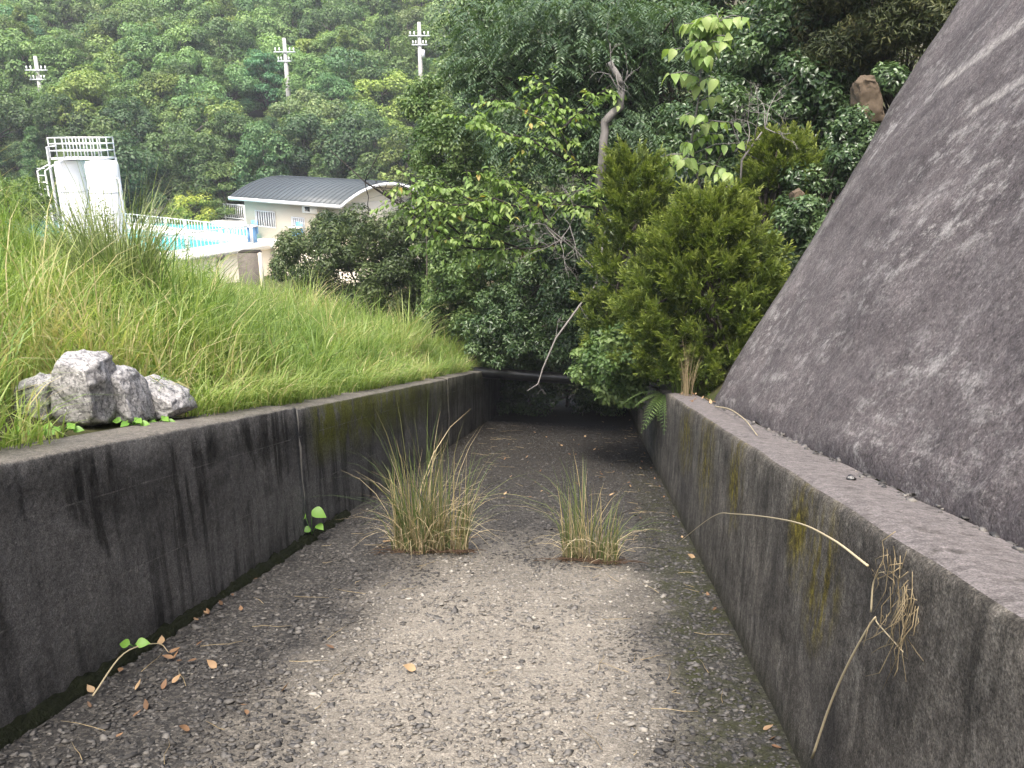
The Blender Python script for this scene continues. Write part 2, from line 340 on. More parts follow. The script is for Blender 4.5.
M = dict(
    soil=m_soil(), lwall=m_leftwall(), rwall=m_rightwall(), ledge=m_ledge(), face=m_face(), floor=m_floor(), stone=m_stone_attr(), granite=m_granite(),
    bark=m_bark('bark', (0.035, 0.028, 0.022), (0.11, 0.095, 0.08)), greybark=m_bark('grey_bark', (0.10, 0.092, 0.085), (0.26, 0.245, 0.23)),
    darkbark=m_bark('dark_bark', (0.016, 0.014, 0.013), (0.05, 0.043, 0.038)),
    rock=plain('ochre_rock', (0.105, 0.08, 0.056), 0.9, 0.8, 5, 0.2, bump=0.8), darkbrown=plain('dark_brown', (0.032, 0.026, 0.02), 0.9, 0.6, 9, 0.2, bump=0.8),
    joint=plain('joint_filler', (0.27, 0.255, 0.22), 0.9, 0.4, 30, 0.2, bump=0.5),
    moss=plain('dark_moss', (0.009, 0.011, 0.005), 0.95, 0.6, 40, 0.1, bump=1.0), black=plain('black_plastic', (0.012, 0.012, 0.013), 0.35, 0.2, 12, 0.5),
    blackjoint=plain('grey_coupling', (0.05, 0.05, 0.052), 0.4, 0.2, 12, 0.5),
    straw=leafmat('straw', [(0, (0.20, 0.155, 0.085)), (0.5, (0.36, 0.29, 0.17)), (1, (0.52, 0.45, 0.30))], 0.15, 0.6, tcol=(1, 1, 0.9)),
    dead=leafmat('dead_leaf', [(0, (0.07, 0.042, 0.024)), (0.5, (0.17, 0.095, 0.05)), (1, (0.34, 0.24, 0.135))], 0.1, 0.7, tcol=(1, 0.9, 0.7)),
    white=plain('white_paint', (0.80, 0.80, 0.79), 0.4, 0.03, 3), deck=plain('white_deck', (0.74, 0.73, 0.70), 0.7, 0.06, 1.5), cream=plain('cream_render', (0.70, 0.63, 0.50), 0.8, 0.06, 1.2),
    galv=plain('galvanised', (0.55, 0.57, 0.59), 0.45, 0.1, 6), pale_conc=plain('pole_concrete', (0.40, 0.39, 0.375), 0.8, 0.1, 4),
    blue=plain('blue_paint', (0.16, 0.36, 0.62), 0.4, 0.1, 4), dkglass=plain('dark_window', (0.03, 0.035, 0.04), 0.15, 0.1, 4), cyan=plain('pool_paint', (0.10, 0.55, 0.60), 0.6, 0.06, 2),
    post=plain('weathered_post', (0.12, 0.105, 0.09), 0.9, 0.5, 7, 0.2, bump=0.8), tankw=plain('tank_white', (0.78, 0.79, 0.80), 0.35, 0.03, 2),
)
def m_roof():
    m = NT('slate_grey_roof'); n = m.noise(m.coord(), 3, 4)
    return m.fin(m.mix(n, (0.050, 0.060, 0.064), (0.075, 0.088, 0.092)), 0.5, None, 0.4)
M['roof'] = m_roof()
def m_water():
    m = NT('pool_water'); n = m.noise(m.map(m.coord(), (1, 1, 1)), 3.0, 3)
    return m.fin(m.mix(n, (0.06, 0.42, 0.46), (0.10, 0.56, 0.58)), 0.12, m.bump(n, 0.15, 0.05), 0.5)
M['water'] = m_water()
M['grass'] = leafmat('meadow_grass', [(0, (0.0912, 0.1653, 0.0342)), (0.3, (0.1710, 0.2679, 0.0570)), (0.65, (0.2622, 0.3534, 0.0912)), (0.9, (0.3762, 0.4275, 0.1482)), (1, (0.5244, 0.4560, 0.2508))], 0.45, 0.4, tcol=(1.1, 1.15, 0.65))
M['tuft'] = leafmat('tuft_grass', [(0, (0.05, 0.085, 0.025)), (0.45, (0.12, 0.155, 0.05)), (0.62, (0.20, 0.20, 0.09)), (0.8, (0.34, 0.27, 0.14)), (1, (0.48, 0.40, 0.25))], 0.25, 0.55)
M['pampas'] = leafmat('pampas_blade', [(0, (0.06, 0.10, 0.03)), (0.5, (0.13, 0.18, 0.06)), (1, (0.27, 0.30, 0.14))], 0.3, 0.45)
M['weed'] = leafmat('weed_leaf', [(0, (0.05, 0.095, 0.022)), (0.5, (0.11, 0.18, 0.04)), (1, (0.20, 0.26, 0.065))], 0.35, 0.5)
M['far'] = leafmat('hill_foliage', [(0, (0.0446, 0.0898, 0.0286)), (0.5, (0.1040, 0.1795, 0.0572)), (1, (0.1881, 0.2749, 0.0935))], 0.32, 0.5, True)
M['shrub'] = leafmat('dark_evergreen', [(0, (0.0198, 0.0352, 0.0121)), (0.5, (0.0528, 0.0814, 0.0264)), (1, (0.1155, 0.1540, 0.0528))], 0.22, 0.42)
M['light'] = leafmat('light_leaf', [(0, (0.09, 0.16, 0.035)), (0.5, (0.18, 0.275, 0.07)), (0.94, (0.30, 0.38, 0.13)), (1, (0.36, 0.27, 0.07))], 0.4, 0.45)
M['mid'] = leafmat('mid_leaf', [(0, (0.0420, 0.0840, 0.0240)), (0.5, (0.1020, 0.1680, 0.0504)), (1, (0.1980, 0.2700, 0.0900))], 0.32, 0.42)
M['glossy'] = leafmat('glossy_leaf', [(0, (0.0225, 0.0475, 0.0175)), (0.5, (0.0600, 0.1063, 0.0400)), (1, (0.1375, 0.2063, 0.0850))], 0.25, 0.33, spec=0.5)
M['pinnate'] = leafmat('pinnate_leaf', [(0, (0.0312, 0.0600, 0.0312)), (0.5, (0.0744, 0.1260, 0.0624)), (1, (0.1620, 0.2220, 0.1200))], 0.32, 0.38, spec=0.5)
M['juniper'] = leafmat('juniper_sprays', [(0, (0.040, 0.070, 0.014)), (0.45, (0.135, 0.185, 0.034)), (1, (0.35, 0.39, 0.095))], 0.35, 0.55)
M['cedar'] = leafmat('cedar_sprays', [(0, (0.0312, 0.0450, 0.0150)), (0.5, (0.0688, 0.0850, 0.0275)), (1, (0.1500, 0.1438, 0.0500))], 0.2, 0.55)
M['fresh'] = leafmat('fresh_leaf', [(0, (0.09, 0.22, 0.03)), (1, (0.19, 0.36, 0.06))], 0.35, 0.45)

# ------------------------------------------------------------------ ground, channel floor
def build_ground():
    S = np.concatenate([np.arange(-30, -4, 2.0), np.arange(-4, 30, 0.35), np.arange(30, 70, 1.5), np.arange(70, 190, 5.0)])
    T = np.concatenate([np.arange(-150, -20, 6.0), np.arange(-20, -6, 0.8), np.arange(-6, -2.5, 0.22), [-2.45, -2.36, -2.33, 1.145, 1.165], np.arange(1.25, 9, 0.25), np.arange(9, 30, 1.5), np.arange(30, 150, 6.0)])
    s, t = np.meshgrid(S, T, indexing='ij'); x = s*SA + t*CA; y = s*CA - t*SA; z = gz(x, y)
    V = np.stack([x, y, z], -1).reshape(-1, 3); n = len(T); i, j = np.meshgrid(np.arange(len(S)-1), np.arange(n-1), indexing='ij')
    a = (i*n+j).ravel(); F = np.stack([a, a+n, a+n+1, a+1], -1)[:, ::-1]
    o = obj('ground', np_mesh('ground', V, F, None, M['soil'], True)); tag(o, kind='structure')
build_ground()
def strip(name, mat, S, prof, disp=0.0, ds=3.0, seed=0, cap=True, edge=None):
    """sweep a profile [(t, h)] along the channel; uv = (s, h or t)"""
    V, UV = [], []; n = len(prof)
    for s in S:
        for k, (t, h) in enumerate(prof):
            d = disp*vnoise((s*ds, t*ds*2+seed, h*ds*2)) if disp else 0
            e = EDGE_K[k]*edge*(abs(vnoise((s*5, seed+5.5, 0.2))) + 0.7*abs(vnoise((s*23, seed+1.5, 2))) + 0.4*vnoise((s*60, seed, 1))) if edge and k in EDGE_K else 0
            p = W(s, t + d + EDGE_SIGN*e, h + 0.5*d - abs(e)*0.6); V.append(tuple(p)); UV.append((s, h) if name != 'channel_floor' else (s, t))
    V = np.array(V); i, j = np.meshgrid(np.arange(len(S)-1), np.arange(n-1), indexing='ij'); a = (i*n+j).ravel()
    F = np.stack([a, a+1, a+n+1, a+n], -1)
    me = np_mesh(name, V, F, None, mat, True, np.array(UV)); return me
EDGE_K = {}; EDGE_SIGN = -1
FT = list(np.linspace(-2.5, 0.9, 44))
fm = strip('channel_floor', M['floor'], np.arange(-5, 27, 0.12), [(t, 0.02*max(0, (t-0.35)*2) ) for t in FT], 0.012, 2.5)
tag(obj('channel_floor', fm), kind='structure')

# ------------------------------------------------------------------ channel walls
def flip(me): me.flip_normals(); return me
def wall_end(me_V): pass
lw = empty('retaining_wall', W(3, TL-0.15, 0), 'low dark algae-stained concrete wall along the left side of the channel', 'wall')
EDGE_K = {8: .6, 9: 1, 10: 1}; EDGE_SIGN = -1
joints = [-6.4, -0.4, 5.6, 11.6, 17.6, 25.0]
for q in range(5):
    a, b = joints[q]+0.012, joints[q+1]-0.012; off = [0, 0.0, -0.012, 0.004, -0.006][q]; dh = [0, 0, -0.018, 0.0, -0.01][q]
    t0 = TL+off; H = HL+dh
    prof = [(t0-0.3, -0.2)] + [(t0, h) for h in np.linspace(-0.2, H-0.015, 8)] + [(t0-0.005, H-0.004), (t0-0.014, H)] + [(t0-x, H+0.002) for x in np.linspace(0.1, 0.3, 4)] + [(t0-0.3, 0.3), (t0-0.3, -0.2)]
    S = np.linspace(a, b, int((b-a)/0.06)); me = strip('concrete_panel', M['lwall'], S, prof, 0.010, 2.0, q, edge=0.012)
    n = len(prof); bm_ = [];
    me2 = me; o = obj('concrete_panel', me2, lw)
    import bmesh
    bm = bmesh.new(); bm.from_mesh(me2); bmesh.ops.holes_fill(bm, edges=[e for e in bm.edges if e.is_boundary], sides=0); bmesh.ops.recalc_face_normals(bm, faces=bm.faces); bm.to_mesh(me2); bm.free()
EDGE_K = {}
for j in joints[1:5]:
    S = [j-0.016, j+0.016]; prof = [(TL-0.3, -0.2)] + [(TL-0.001, h) for h in np.linspace(-0.2, HL-0.03, 14)] + [(TL-0.05, HL-0.012), (TL-0.29, HL-0.012)]
    me = strip('joint_filler', M['joint'], np.linspace(S[0], S[1], 4), prof, 0.02, 14.0, j); obj('joint_filler', me, lw)
rw = empty('retaining_wall', W(3, TR+0.15, 0), 'low grey mossy concrete wall with a ledge along the right side of the channel', 'wall')
EDGE_K = {10: .3, 11: 1, 12: 1, 13: 1}; EDGE_SIGN = 1
SR = np.arange(-5.6, 25, 0.05)
prof = [(TR, h) for h in np.linspace(-0.2, HR-0.03, 11)] + [(TR+0.002, HR-0.014)]
prof = prof + [(TR+0.006, HR-0.005), (TR+0.016, HR)]
obj('wall_face', strip('wall_face', M['rwall'], SR, prof, 0.010, 2.4, 20, edge=0.010), rw).data.flip_normals()
EDGE_K = {0: 1}
lp = [(TR+0.016, HR)] + [(t, HR+0.008*math.sin(t*9)) for t in np.linspace(TR+0.07, 1.12, 7)] + [(1.14, HR-0.014), (1.15, HR-0.07), (1.22, HR-0.09), (1.4, HR-0.09)]
obj('ledge', strip('ledge', M['ledge'], SR, lp, 0.010, 2.4, 20, edge=0.010), rw).data.flip_normals()

# ------------------------------------------------------------------ big battered concrete face
def build_face():
    S = np.linspace(-5.6, FACE_END, 180); K = np.linspace(0, 9.0, 110); V, UV = [], []
    c, sn = 1/math.hypot(1, FACE_TAN), FACE_TAN/math.hypot(1, FACE_TAN)
    for s in S:
        for k in K:
            e = 0.0
            ss = s + (0.06*vnoise((3, 7, k*1.1)) + 0.025*vnoise((8, 1, k*5)) if s > FACE_END-0.3 else 0)
            rr = max(0, s-(FACE_END-0.18))/0.18
            d = 0.035*vnoise((s*0.9, k*0.9, 3)) + 0.012*vnoise((s*4, k*4, 9)) - 0.10*rr*rr
            if k < 0.2: d += 0.02*vnoise((s*7, 2, 1))
            if k == 0: d = -0.03
            lift = 0.008 + 0.016*vnoise((s*6, 1, 1)) + 0.014*vnoise((s*19, 4, 1)) if k < 0.09 else 0.0
            p = W(ss, 1.162 + k*c - d*sn, HR - 0.03 + k*sn + d*c + max(0, lift)); V.append(tuple(p)); UV.append((s, k))
    n = len(K); top = len(V)
    # end return of the slab, 0.35 thick
    for k in K:
        ss = FACE_END + 0.06*vnoise((3, 7, k*1.1)) + 0.025*vnoise((8, 1, k*5)) - 0.02
        p = W(ss, 1.162 + k*c + (0.35+0.1)*sn, HR - 0.03 + k*sn - 0.45*c); V.append(tuple(p)); UV.append((FACE_END, k))
    i, j = np.meshgrid(np.arange(len(S)), np.arange(n-1), indexing='ij'); a = (i*n+j).ravel(); F = np.stack([a, a+n, a+n+1, a+1], -1)[:, ::-1]
    o = obj('battered_wall', np_mesh('battered_wall', V, F, None, M['face'], True, np.array(UV)))
    tag(o, 'tall steep grey-purple lichen-mottled concrete slope on the right', 'wall')
build_face()

# ------------------------------------------------------------------ vegetation generators
def leaf2(pos, d, n, L, Wd, fold=0.18):
    """rhombic folded leaves: 4 verts, 2 tris each"""
    N = len(pos); L = np.broadcast_to(np.asarray(L, float), (N,))[:, None]; Wd = np.broadcast_to(np.asarray(Wd, float), (N,))[:, None]
    sd = nrmz(np.cross(d, n))*Wd*0.5; mid = pos + d*L*0.45
    V = np.stack([pos, mid+sd+n*fold*Wd, pos+d*L-n*L*0.08, mid-sd+n*fold*Wd], 1).reshape(-1, 3)
    b = np.arange(N)[:, None]*4; F = np.concatenate([b+np.array([0, 1, 2]), b+np.array([0, 2, 3])], 1).reshape(-1, 3)
    return V, F
def leaf8(pos, d, n, L, Wd, fold=0.16, curl=0.25):
    """ovate leaves with a midrib fold and a drooping tip: 8 verts, 8 tris"""
    N = len(pos); L = np.broadcast_to(np.asarray(L, float), (N,))[:, None]; Wd = np.broadcast_to(np.asarray(Wd, float), (N,))[:, None]
    sd = nrmz(np.cross(d, n))*Wd*0.5; up = n*fold*Wd; dr = lambda u: -n*curl*L*u*u
    m1 = pos+d*L*0.3+dr(.3); m2 = pos+d*L*0.68+dr(.68)
    V = np.stack([pos, m1, m2, pos+d*L+dr(1), m1+sd+up, m1-sd+up, m2+sd*0.72+up*0.7, m2-sd*0.72+up*0.7], 1).reshape(-1, 3)
    f = np.array([(0, 4, 1), (0, 1, 5), (1, 4, 6), (1, 6, 2), (1, 2, 7), (1, 7, 5), (2, 6, 3), (2, 3, 7)]).ravel()
    F = (np.arange(N)[:, None]*8+f).reshape(-1, 3); return V, F
def leaf_fine(L_=1.0, Wd=.56, fold=.14, curl=.25):
    """one smooth ovate leaf along +x, normal +z, with a pointed tip"""
    us = [0, .06, .16, .3, .46, .62, .77, .9, 1.0]; ws = [.02, .42, .80, 1.0, .97, .78, .5, .2, .0]; V = []; F = []
    for u, w_ in zip(us, ws):
        for sg in (-1, 0, 1): V.append((u*L_, sg*w_*Wd*L_/2, (abs(sg)*fold*w_*Wd-curl*u*u)*L_))
    for i in range(len(us)-1):
        for k in (0, 1): a = 3*i+k; F += [(a, a+3, a+4), (a, a+4, a+1)]
    return np.array(V), np.array(F)
def blades(rng, root, L, wd, az, bend, K=4, twist=None):
    """grass blades: ribbon of K quads (as tris), arching over in direction az"""
    N = len(root); u = np.linspace(0, 1, K+1); dx, dy = np.cos(az), np.sin(az)
    h = np.stack([L*uu*(1-0.42*bend*uu*uu) for uu in u], 1); r = np.stack([L*bend*0.85*uu**2.1 for uu in u], 1)
    tw = az + math.pi/2 + (rng.normal(0, 0.7, N) if twist is None else twist); sx, sy = np.cos(tw), np.sin(tw)
    wid = np.stack([wd*(0.55+0.45*min(1, uu*3))*(1-uu**2.2)+0.0004 for uu in u], 1)
    cx = root[:, :1]+r*dx[:, None]; cy = root[:, 1:2]+r*dy[:, None]; cz = root[:, 2:3]+h
    A = np.stack([cx-wid*sx[:, None]/2, cy-wid*sy[:, None]/2, cz], -1); B = np.stack([cx+wid*sx[:, None]/2, cy+wid*sy[:, None]/2, cz], -1)
    V = np.stack([A, B], 2).reshape(-1, 3); f = []
    for k in range(K): f += [2*k, 2*k+1, 2*k+3, 2*k, 2*k+3, 2*k+2]
    F = (np.arange(N)[:, None]*(2*(K+1))+np.array(f)).reshape(-1, 3); return V, F
def clump_pts(rng, c, R, n, lo=0.45):
    d = rdir(rng, n); r = lo + (1-lo)*rng.random(n)**0.6
    return np.asarray(c) + d*r[:, None]*np.asarray(R)
def crown(rng, cen, rc, per, L, Wd, squash=0.75, up=0.5, droop=0.2, leaf=leaf2, shell=0.55, base_var=0.35, jit=0.45):
    n = len(cen); N = n*per; ci = np.repeat(np.arange(n), per); d = rdir(rng, N)
    rc = np.broadcast_to(np.asarray(rc, float), (n,))
    r = (shell+(1-shell)*rng.random(N))*rc[ci]; pos = cen[ci] + d*r[:, None]*np.array([1, 1, squash])
    nr = nrmz(d + np.array([0, 0, up]) + rng.normal(0, jit, (N, 3))); tdir = rng.normal(size=(N, 3)) + d*0.8 + np.array([0, 0, -droop])
    tdir = nrmz(tdir - nr*np.sum(tdir*nr, 1)[:, None])
    sz = rng.uniform(0.7, 1.25, N); V, F = leaf(pos, tdir, nr, L*sz, Wd*sz)
    cb = rng.uniform(0.5-base_var, 0.5+base_var, n); rv = np.clip(cb[ci] + rng.normal(0, 0.16, N), 0, 1)
    return V, F, np.repeat(rv, len(V)//N)
def limb(rng, a, b, r0, r1, n=6, wob=0.08, sag=0.0, sides=5):
    a, b = np.array(a, float), np.array(b, float); L = np.linalg.norm(b-a); pts = []
    o = rng.normal(0, 1, (n+1, 3))*wob*L; o = np.cumsum(o, 0)*0.4; o -= np.linspace(0, 1, n+1)[:, None]*o[-1]; o[0] = 0
    for i in range(n+1):
        u = i/n; p = a+(b-a)*u + o[i]; p[2] += sag*L*4*u*(1-u); pts.append(p)
    return tube(pts, [r0+(r1-r0)*i/n for i in range(n+1)], sides), pts
def twigs(rng, starts, n, L, r, spread=1.0, up=0.3, kink=0.35, forks=2):
    """bare branching twigs"""
    out = []
    def rec(p, d, L, r, lev):
        pts = [p]; 
        for i in range(5):
            d = nrmz(d + rng.normal(0, kink, 3)*0.5); pts.append(pts[-1]+d*L/5)
        out.append(tube(pts, list(np.linspace(r, r*0.55, 6)), 4))
        if lev > 0:
            for _ in range(rng.integers(2, 4)):
                k = rng.integers(2, 6); rec(pts[k], nrmz(d + rng.normal(0, 0.75, 3)*spread), L*rng.uniform(0.45, 0.75), r*0.55, lev-1)
    for p in starts:
        for _ in range(n): rec(np.array(p, float), nrmz(rng.normal(0, spread, 3)+np.array([0, 0, up])), L*rng.uniform(.7, 1.2), r, forks)
    return out

# ------------------------------------------------------------------ trees on the far hill
def far_proto(kind, seed):
    rng = np.random.default_rng(seed); parts = []; tr = []
    if kind == 'round':
        H = 7.5; c = np.array([0, 0, 5.0]); R = np.array([2.9, 2.9, 2.7]); cen = clump_pts(rng, c, R, 44, 0.6); cen = cen[cen[:, 2] > 2.6]
        parts.append(crown(rng, cen, rng.uniform(0.6, 1.25, len(cen)), 250, 0.25, 0.17, 0.7, 0.5, jit=.28, shell=.7))
    elif kind == 'tall':
        c = np.array([0, 0, 5.8]); R = np.array([2.1, 2.1, 4.0]); cen = clump_pts(rng, c, R, 50, 0.5); cen = cen[cen[:, 2] > 2.2]
        parts.append(crown(rng, cen, rng.uniform(0.5, 1.05, len(cen)), 220, 0.23, 0.16, 0.75, 0.5, jit=.28, shell=.7))
    elif kind == 'cone':
        zs = rng.uniform(0, 1, 90)**1.1; az = rng.uniform(0, 6.28, 90); rr = (1-zs)**0.9*2.0*rng.uniform(0.5, 1, 90)+0.1
        cen = np.stack([np.cos(az)*rr, np.sin(az)*rr, 1.6+zs*7.6], 1)
        parts.append(crown(rng, cen, 0.25+0.4*(1-zs), 110, 0.2, 0.09, 0.9, 0.4, -0.6))
    elif kind == 'tier':
        cen = []
        for k in range(9):
            z = 3.2+k*0.55; a0 = rng.uniform(0, 6.28)
            for q in range(6): a = a0+q*1.05+rng.normal(0, .3); r = (2.9-0.22*k)*rng.uniform(0.45, 1); cen.append((math.cos(a)*r, math.sin(a)*r, z+rng.normal(0, .25)))
        cen = np.array(cen); parts.append(crown(rng, cen, rng.uniform(0.55, 0.95, len(cen)), 175, 0.22, 0.11, 0.4, 1.0))
    b = []
    top = cen[:, 2].max()-1.0
    t, pts = limb(rng, (0, 0, -0.6), (0.2*rng.normal(), 0.2*rng.normal(), top), 0.17, 0.03, 8, 0.03); b.append(t)
    for q in range(14):
        e = cen[rng.integers(len(cen))]; a = pts[rng.integers(3, 8)]; t, _ = limb(rng, a, e, 0.06, 0.015, 4, 0.06); b.append(t)
    V, F, R_ = merge(parts); cm = np_mesh('crown', V, F, R_, M['far'])
    V, F, R_ = merge(b); tm = np_mesh('trunk', V, F, R_, M['bark'], True)
    return cm, tm
protos = {k: [far_proto(k, 10+i+7*j) for j in range(m)] for i, (k, m) in enumerate((('round', 4), ('tall', 3), ('cone', 2), ('tier', 2)))}
KIND_TXT = {'round': 'rounded tree', 'tall': 'tall oval tree', 'cone': 'narrow conical evergreen', 'tier': 'flat-tiered spreading tree'}
def proj(p):
    y = p[1]; z = p[2]-EYE; c, s_ = math.cos(PITCH), math.sin(PITCH); dz = y*c - z*s_; return 512+FPX*p[0]/dz, 384-FPX*(y*s_+z*c)/dz
def where(px, py):
    v = 'near the top' if py < 35 else 'high on the hill' if py < 75 else ('midway up the hill' if py < 130 else 'at the hill foot')
    if px < 30: h = 'at the left edge'
    elif px < 150: h = 'above the white tanks'
    elif px < 235: h = 'right of the tanks'
    elif px < 350: h = 'above the curved roof'
    elif px < 470: h = 'by the rightmost pole'
    else: h = 'behind the near trees'
    return v + ' ' + h
def tone_txt(c):
    if c[0] > 1.6: return 'yellowish'
    if c[0] > 1.25: return 'olive-green'
    if c[2] > 1.15: return 'blue-green'
    if c[1] < 0.8: return 'dark green'
    if c[1] > 1.3: return 'bright green'
    return 'mid-green'
def hill_tree(kind, vi, x, y, sc_, rot, col, label=None, zs=1.0):
    cm, tm = protos[kind][vi % len(protos[kind])]
    z = g(x, y); px, py = proj((x, y, z+5*sc_))
    lab = label or '%s %s %s' % (tone_txt(col), KIND_TXT[kind], where(px, py))
    e = bpy.data.objects.new('hillside_tree', None); C.objects.link(e); e.location = (x, y, z); e.rotation_euler.z = rot; e.scale = (sc_, sc_, sc_*zs)
    tag(e, lab, 'tree', 'trees on the hillside behind the pool')
    for nm, me in (('crown', cm), ('trunk', tm)):
        o = bpy.data.objects.new(nm, me); C.objects.link(o); o.parent = e; o.color = (*col, 1)
    return e
def build_hill():
    rng = np.random.default_rng(5); n = 0; y = 61.5; row = 0
    while y < 112:
        stp = 3.3 + (y-60)*0.022; x = -0.66*y + (row % 2)*stp*0.5
        lim = 0.02*y if y < 80 else 0.0*y
        while x < lim:
            xx, yy = x+rng.normal(0, 0.7), y+rng.normal(0, 0.7)
            u = rng.random(); kind = 'round' if u < 0.46 else 'tall' if u < 0.70 else 'tier' if u < 0.87 else 'cone'
            low = y < 68; pxx = 512+FPX*xx/(yy*1.0)
            near_pole = any(abs(pxx-q_) < 27 and yy < d_+1 and yy > d_-13 for q_, d_ in ((40, 76), (286, 78), (420, 80)))
            sc_ = rng.uniform(0.78, 1.15)*(0.92 if low else 1.0)
            if near_pole: sc_ *= 0.5
            b = rng.uniform(0.55, 0.95) if low else rng.uniform(0.7, 1.5)
            hue = rng.normal(0, 0.14); col = (b*(1.0+hue), b*(1.0+0.25*hue), b*(1.0-0.6*hue))
            if rng.random() < 0.10 and not low: col = (b*1.35, b*1.15, b*0.8)
            if rng.random() < 0.08 and not low: col = (b*1.25, b*1.05, b*1.25)
            hill_tree(kind, int(rng.integers(0, 9)), xx, yy, sc_, rng.uniform(0, 6.28), col, zs=rng.uniform(0.85, 1.1)); n += 1
            x += stp*rng.uniform(0.85, 1.15)
        y += stp*0.82; row += 1
    p = P(192, 165, 61.5)
    hill_tree('round', 2, p.x, 60.6, 0.55, 1.0, (2.6, 1.9, 1.0), 'small yellow-leaved tree at the foot of the hill above the pool railing')
    return n
NH = build_hill()
def split_labels():
    by = {}
    for o in C.objects:
        if o.name.startswith('hillside_tree'): by.setdefault(o['label'], []).append(o)
    ordn = ['first', 'second', 'third', 'fourth', 'fifth', 'sixth', 'seventh', 'eighth', 'ninth', 'tenth', 'eleventh', 'twelfth']
    for lb, os_ in by.items():
        if len(os_) > 1:
            os_.sort(key=lambda o: proj(o.location)[0])
            for k, o in enumerate(os_): o['label'] = lb + ', %s from left' % (ordn[k] if k < 12 else 'later')
split_labels()

# ------------------------------------------------------------------ utility poles
def utility_pole(px, pytop, d, label, lean=0.0):
    top = P(px, pytop, d); z0 = g(top.x, d); e = empty('utility_pole', (top.x, d, z0), label, 'utility pole', 'utility poles on the hillside')
    H = top.z
    part('shaft', [tube([(top.x, d, z0-0.3), (top.x+lean*0.5, d, (z0+H)/2), (top.x+lean, d, H)], [0.26, 0.22, 0.15], 8)], M['pale_conc'], e, True)
    for k, dz in enumerate((1.15, 1.9)):
        part('cross_arm', [box((top.x, d-0.16, H-dz), (1.9-0.5*k, 0.10, 0.10))], M['galv'], e)
        for q in (-0.8, -0.45, 0.45, 0.8):
            qq = q*(1-0.27*k); part('insulator', [tube([(top.x+qq, d-0.16, H-dz+0.06), (top.x+qq, d-0.16, H-dz+0.2), (top.x+qq, d-0.16, H-dz+0.36)], [0.03, 0.07, 0.045], 6)], M['white'], e)
    part('transformer', [tube([(top.x+0.3, d-0.25, H-3.0), (top.x+0.3, d-0.25, H-2.9), (top.x+0.3, d-0.25, H-2.35), (top.x+0.3, d-0.25, H-2.3)], [0.05, 0.17, 0.17, 0.05], 8)], M['galv'], e) if px > 400 else None
utility_pole(35, 56, 76, 'pale concrete utility pole on the hillside above the tanks')
utility_pole(284, 38, 78, 'pale concrete utility pole above the grey-roofed building')
utility_pole(419, 22, 80, 'pale concrete utility pole nearest the bushes on the right')

# ------------------------------------------------------------------ swimming pool, building, tanks
PO = Vector((-16.3, 51.5, EYE-6.7)); PAX = Vector((0.82, -0.574, 0)).normalized(); PBX = Vector((-0.574, -0.82, 0)).normalized()
PR = Matrix((PAX, PBX, (0, 0, -1))).transposed(); PR = np.array([[PAX.x, PBX.x, 0], [PAX.y, PBX.y, 0], [0, 0, 1]])
def L(p, q, z=0.0): return PO + PAX*p + PBX*q + Vector((0, 0, z))
def lbox(p0, p1, q0, q1, z0, z1):
    V, F = box((0, 0, 0), (1, 1, 1)); V = V+0.5; V = V*np.array([p1-p0, q1-q0, z1-z0])+np.array([p0, q0, z0]); return V @ PR.T + np.array(PO), F
pd = empty('pool_terrace', L(0, 5, -4), 'cream and white raised terrace that holds the swimming pool', 'terrace')
part('retaining_side', [lbox(-30, 3.4, -7, 15, -4.5, -0.3)], M['cream'], pd)
part('deck', [lbox(-30.3, 3.7, -5.6, -3.9, -0.3, 0.0), lbox(-30.3, 3.7, 0.3, 1.3, -0.3, 0.0), lbox(-30.3, 3.7, 7.2, 15.3, -0.3, 0.0), lbox(1.4, 3.7, -3.9, 0.3, -0.3, 0), lbox(1.4, 3.7, 1.3, 7.2, -0.3, 0), lbox(-30.3, -26, -3.9, 0.3, -0.3, 0), lbox(-30.3, -26, 1.3, 7.2, -0.3, 0)], M['deck'], pd)
part('building_apron', [lbox(3.7, 10, -7, 1.0, -4.5, -0.05)], M['cream'], pd)
for k, (p0, p1, q0, q1) in enumerate(((-26, 1.4, -3.9, 0.3), (-26, 1.4, 1.3, 7.2))):
    o = part('pool_water', [lbox(p0, p1, q0, q1, -0.25, -0.16)], M['water'], None); tag(o, kind='structure')
def railing(A, B, label, H=1.1, step=0.22):
    n = max(1, round((B-A).length/2.2)); e = empty('railing', A, label, 'railing'); d = (B-A)
    ang = math.atan2(d.y, d.x); R = np.array(Matrix.Rotation(ang, 3, 'Z')); Ln = d.length
    for z, nm in ((H, 'top_rail'), (0.14, 'bottom_rail')): part(nm, [box((A+B)/2+Vector((0, 0, z)), (Ln, 0.06, 0.06), R)], M['white'], e)
    for i in range(n+1): part('post', [box(A+d*i/n+Vector((0, 0, H/2)), (0.075, 0.075, H), R)], M['white'], e)
    for i in range(n):
        m_ = int(Ln/n/step); part('bar_panel', [box(A+d*(i+(k+0.5)/m_)/n+Vector((0, 0, H/2+0.05)), (0.034, 0.034, H-0.15), R) for k in range(m_)], M['white'], e)
railing(L(-29, -5.2), L(-0.2, -5.2), 'white barred railing along the far side of the pool')
railing(L(3.3, 2.2), L(3.3, 14.8), 'white barred railing along the near edge of the pool terrace')
railing(L(-22, 0.8), L(1.2, 0.8), 'white railing on the walkway between the two pools', 0.75, 0.3)
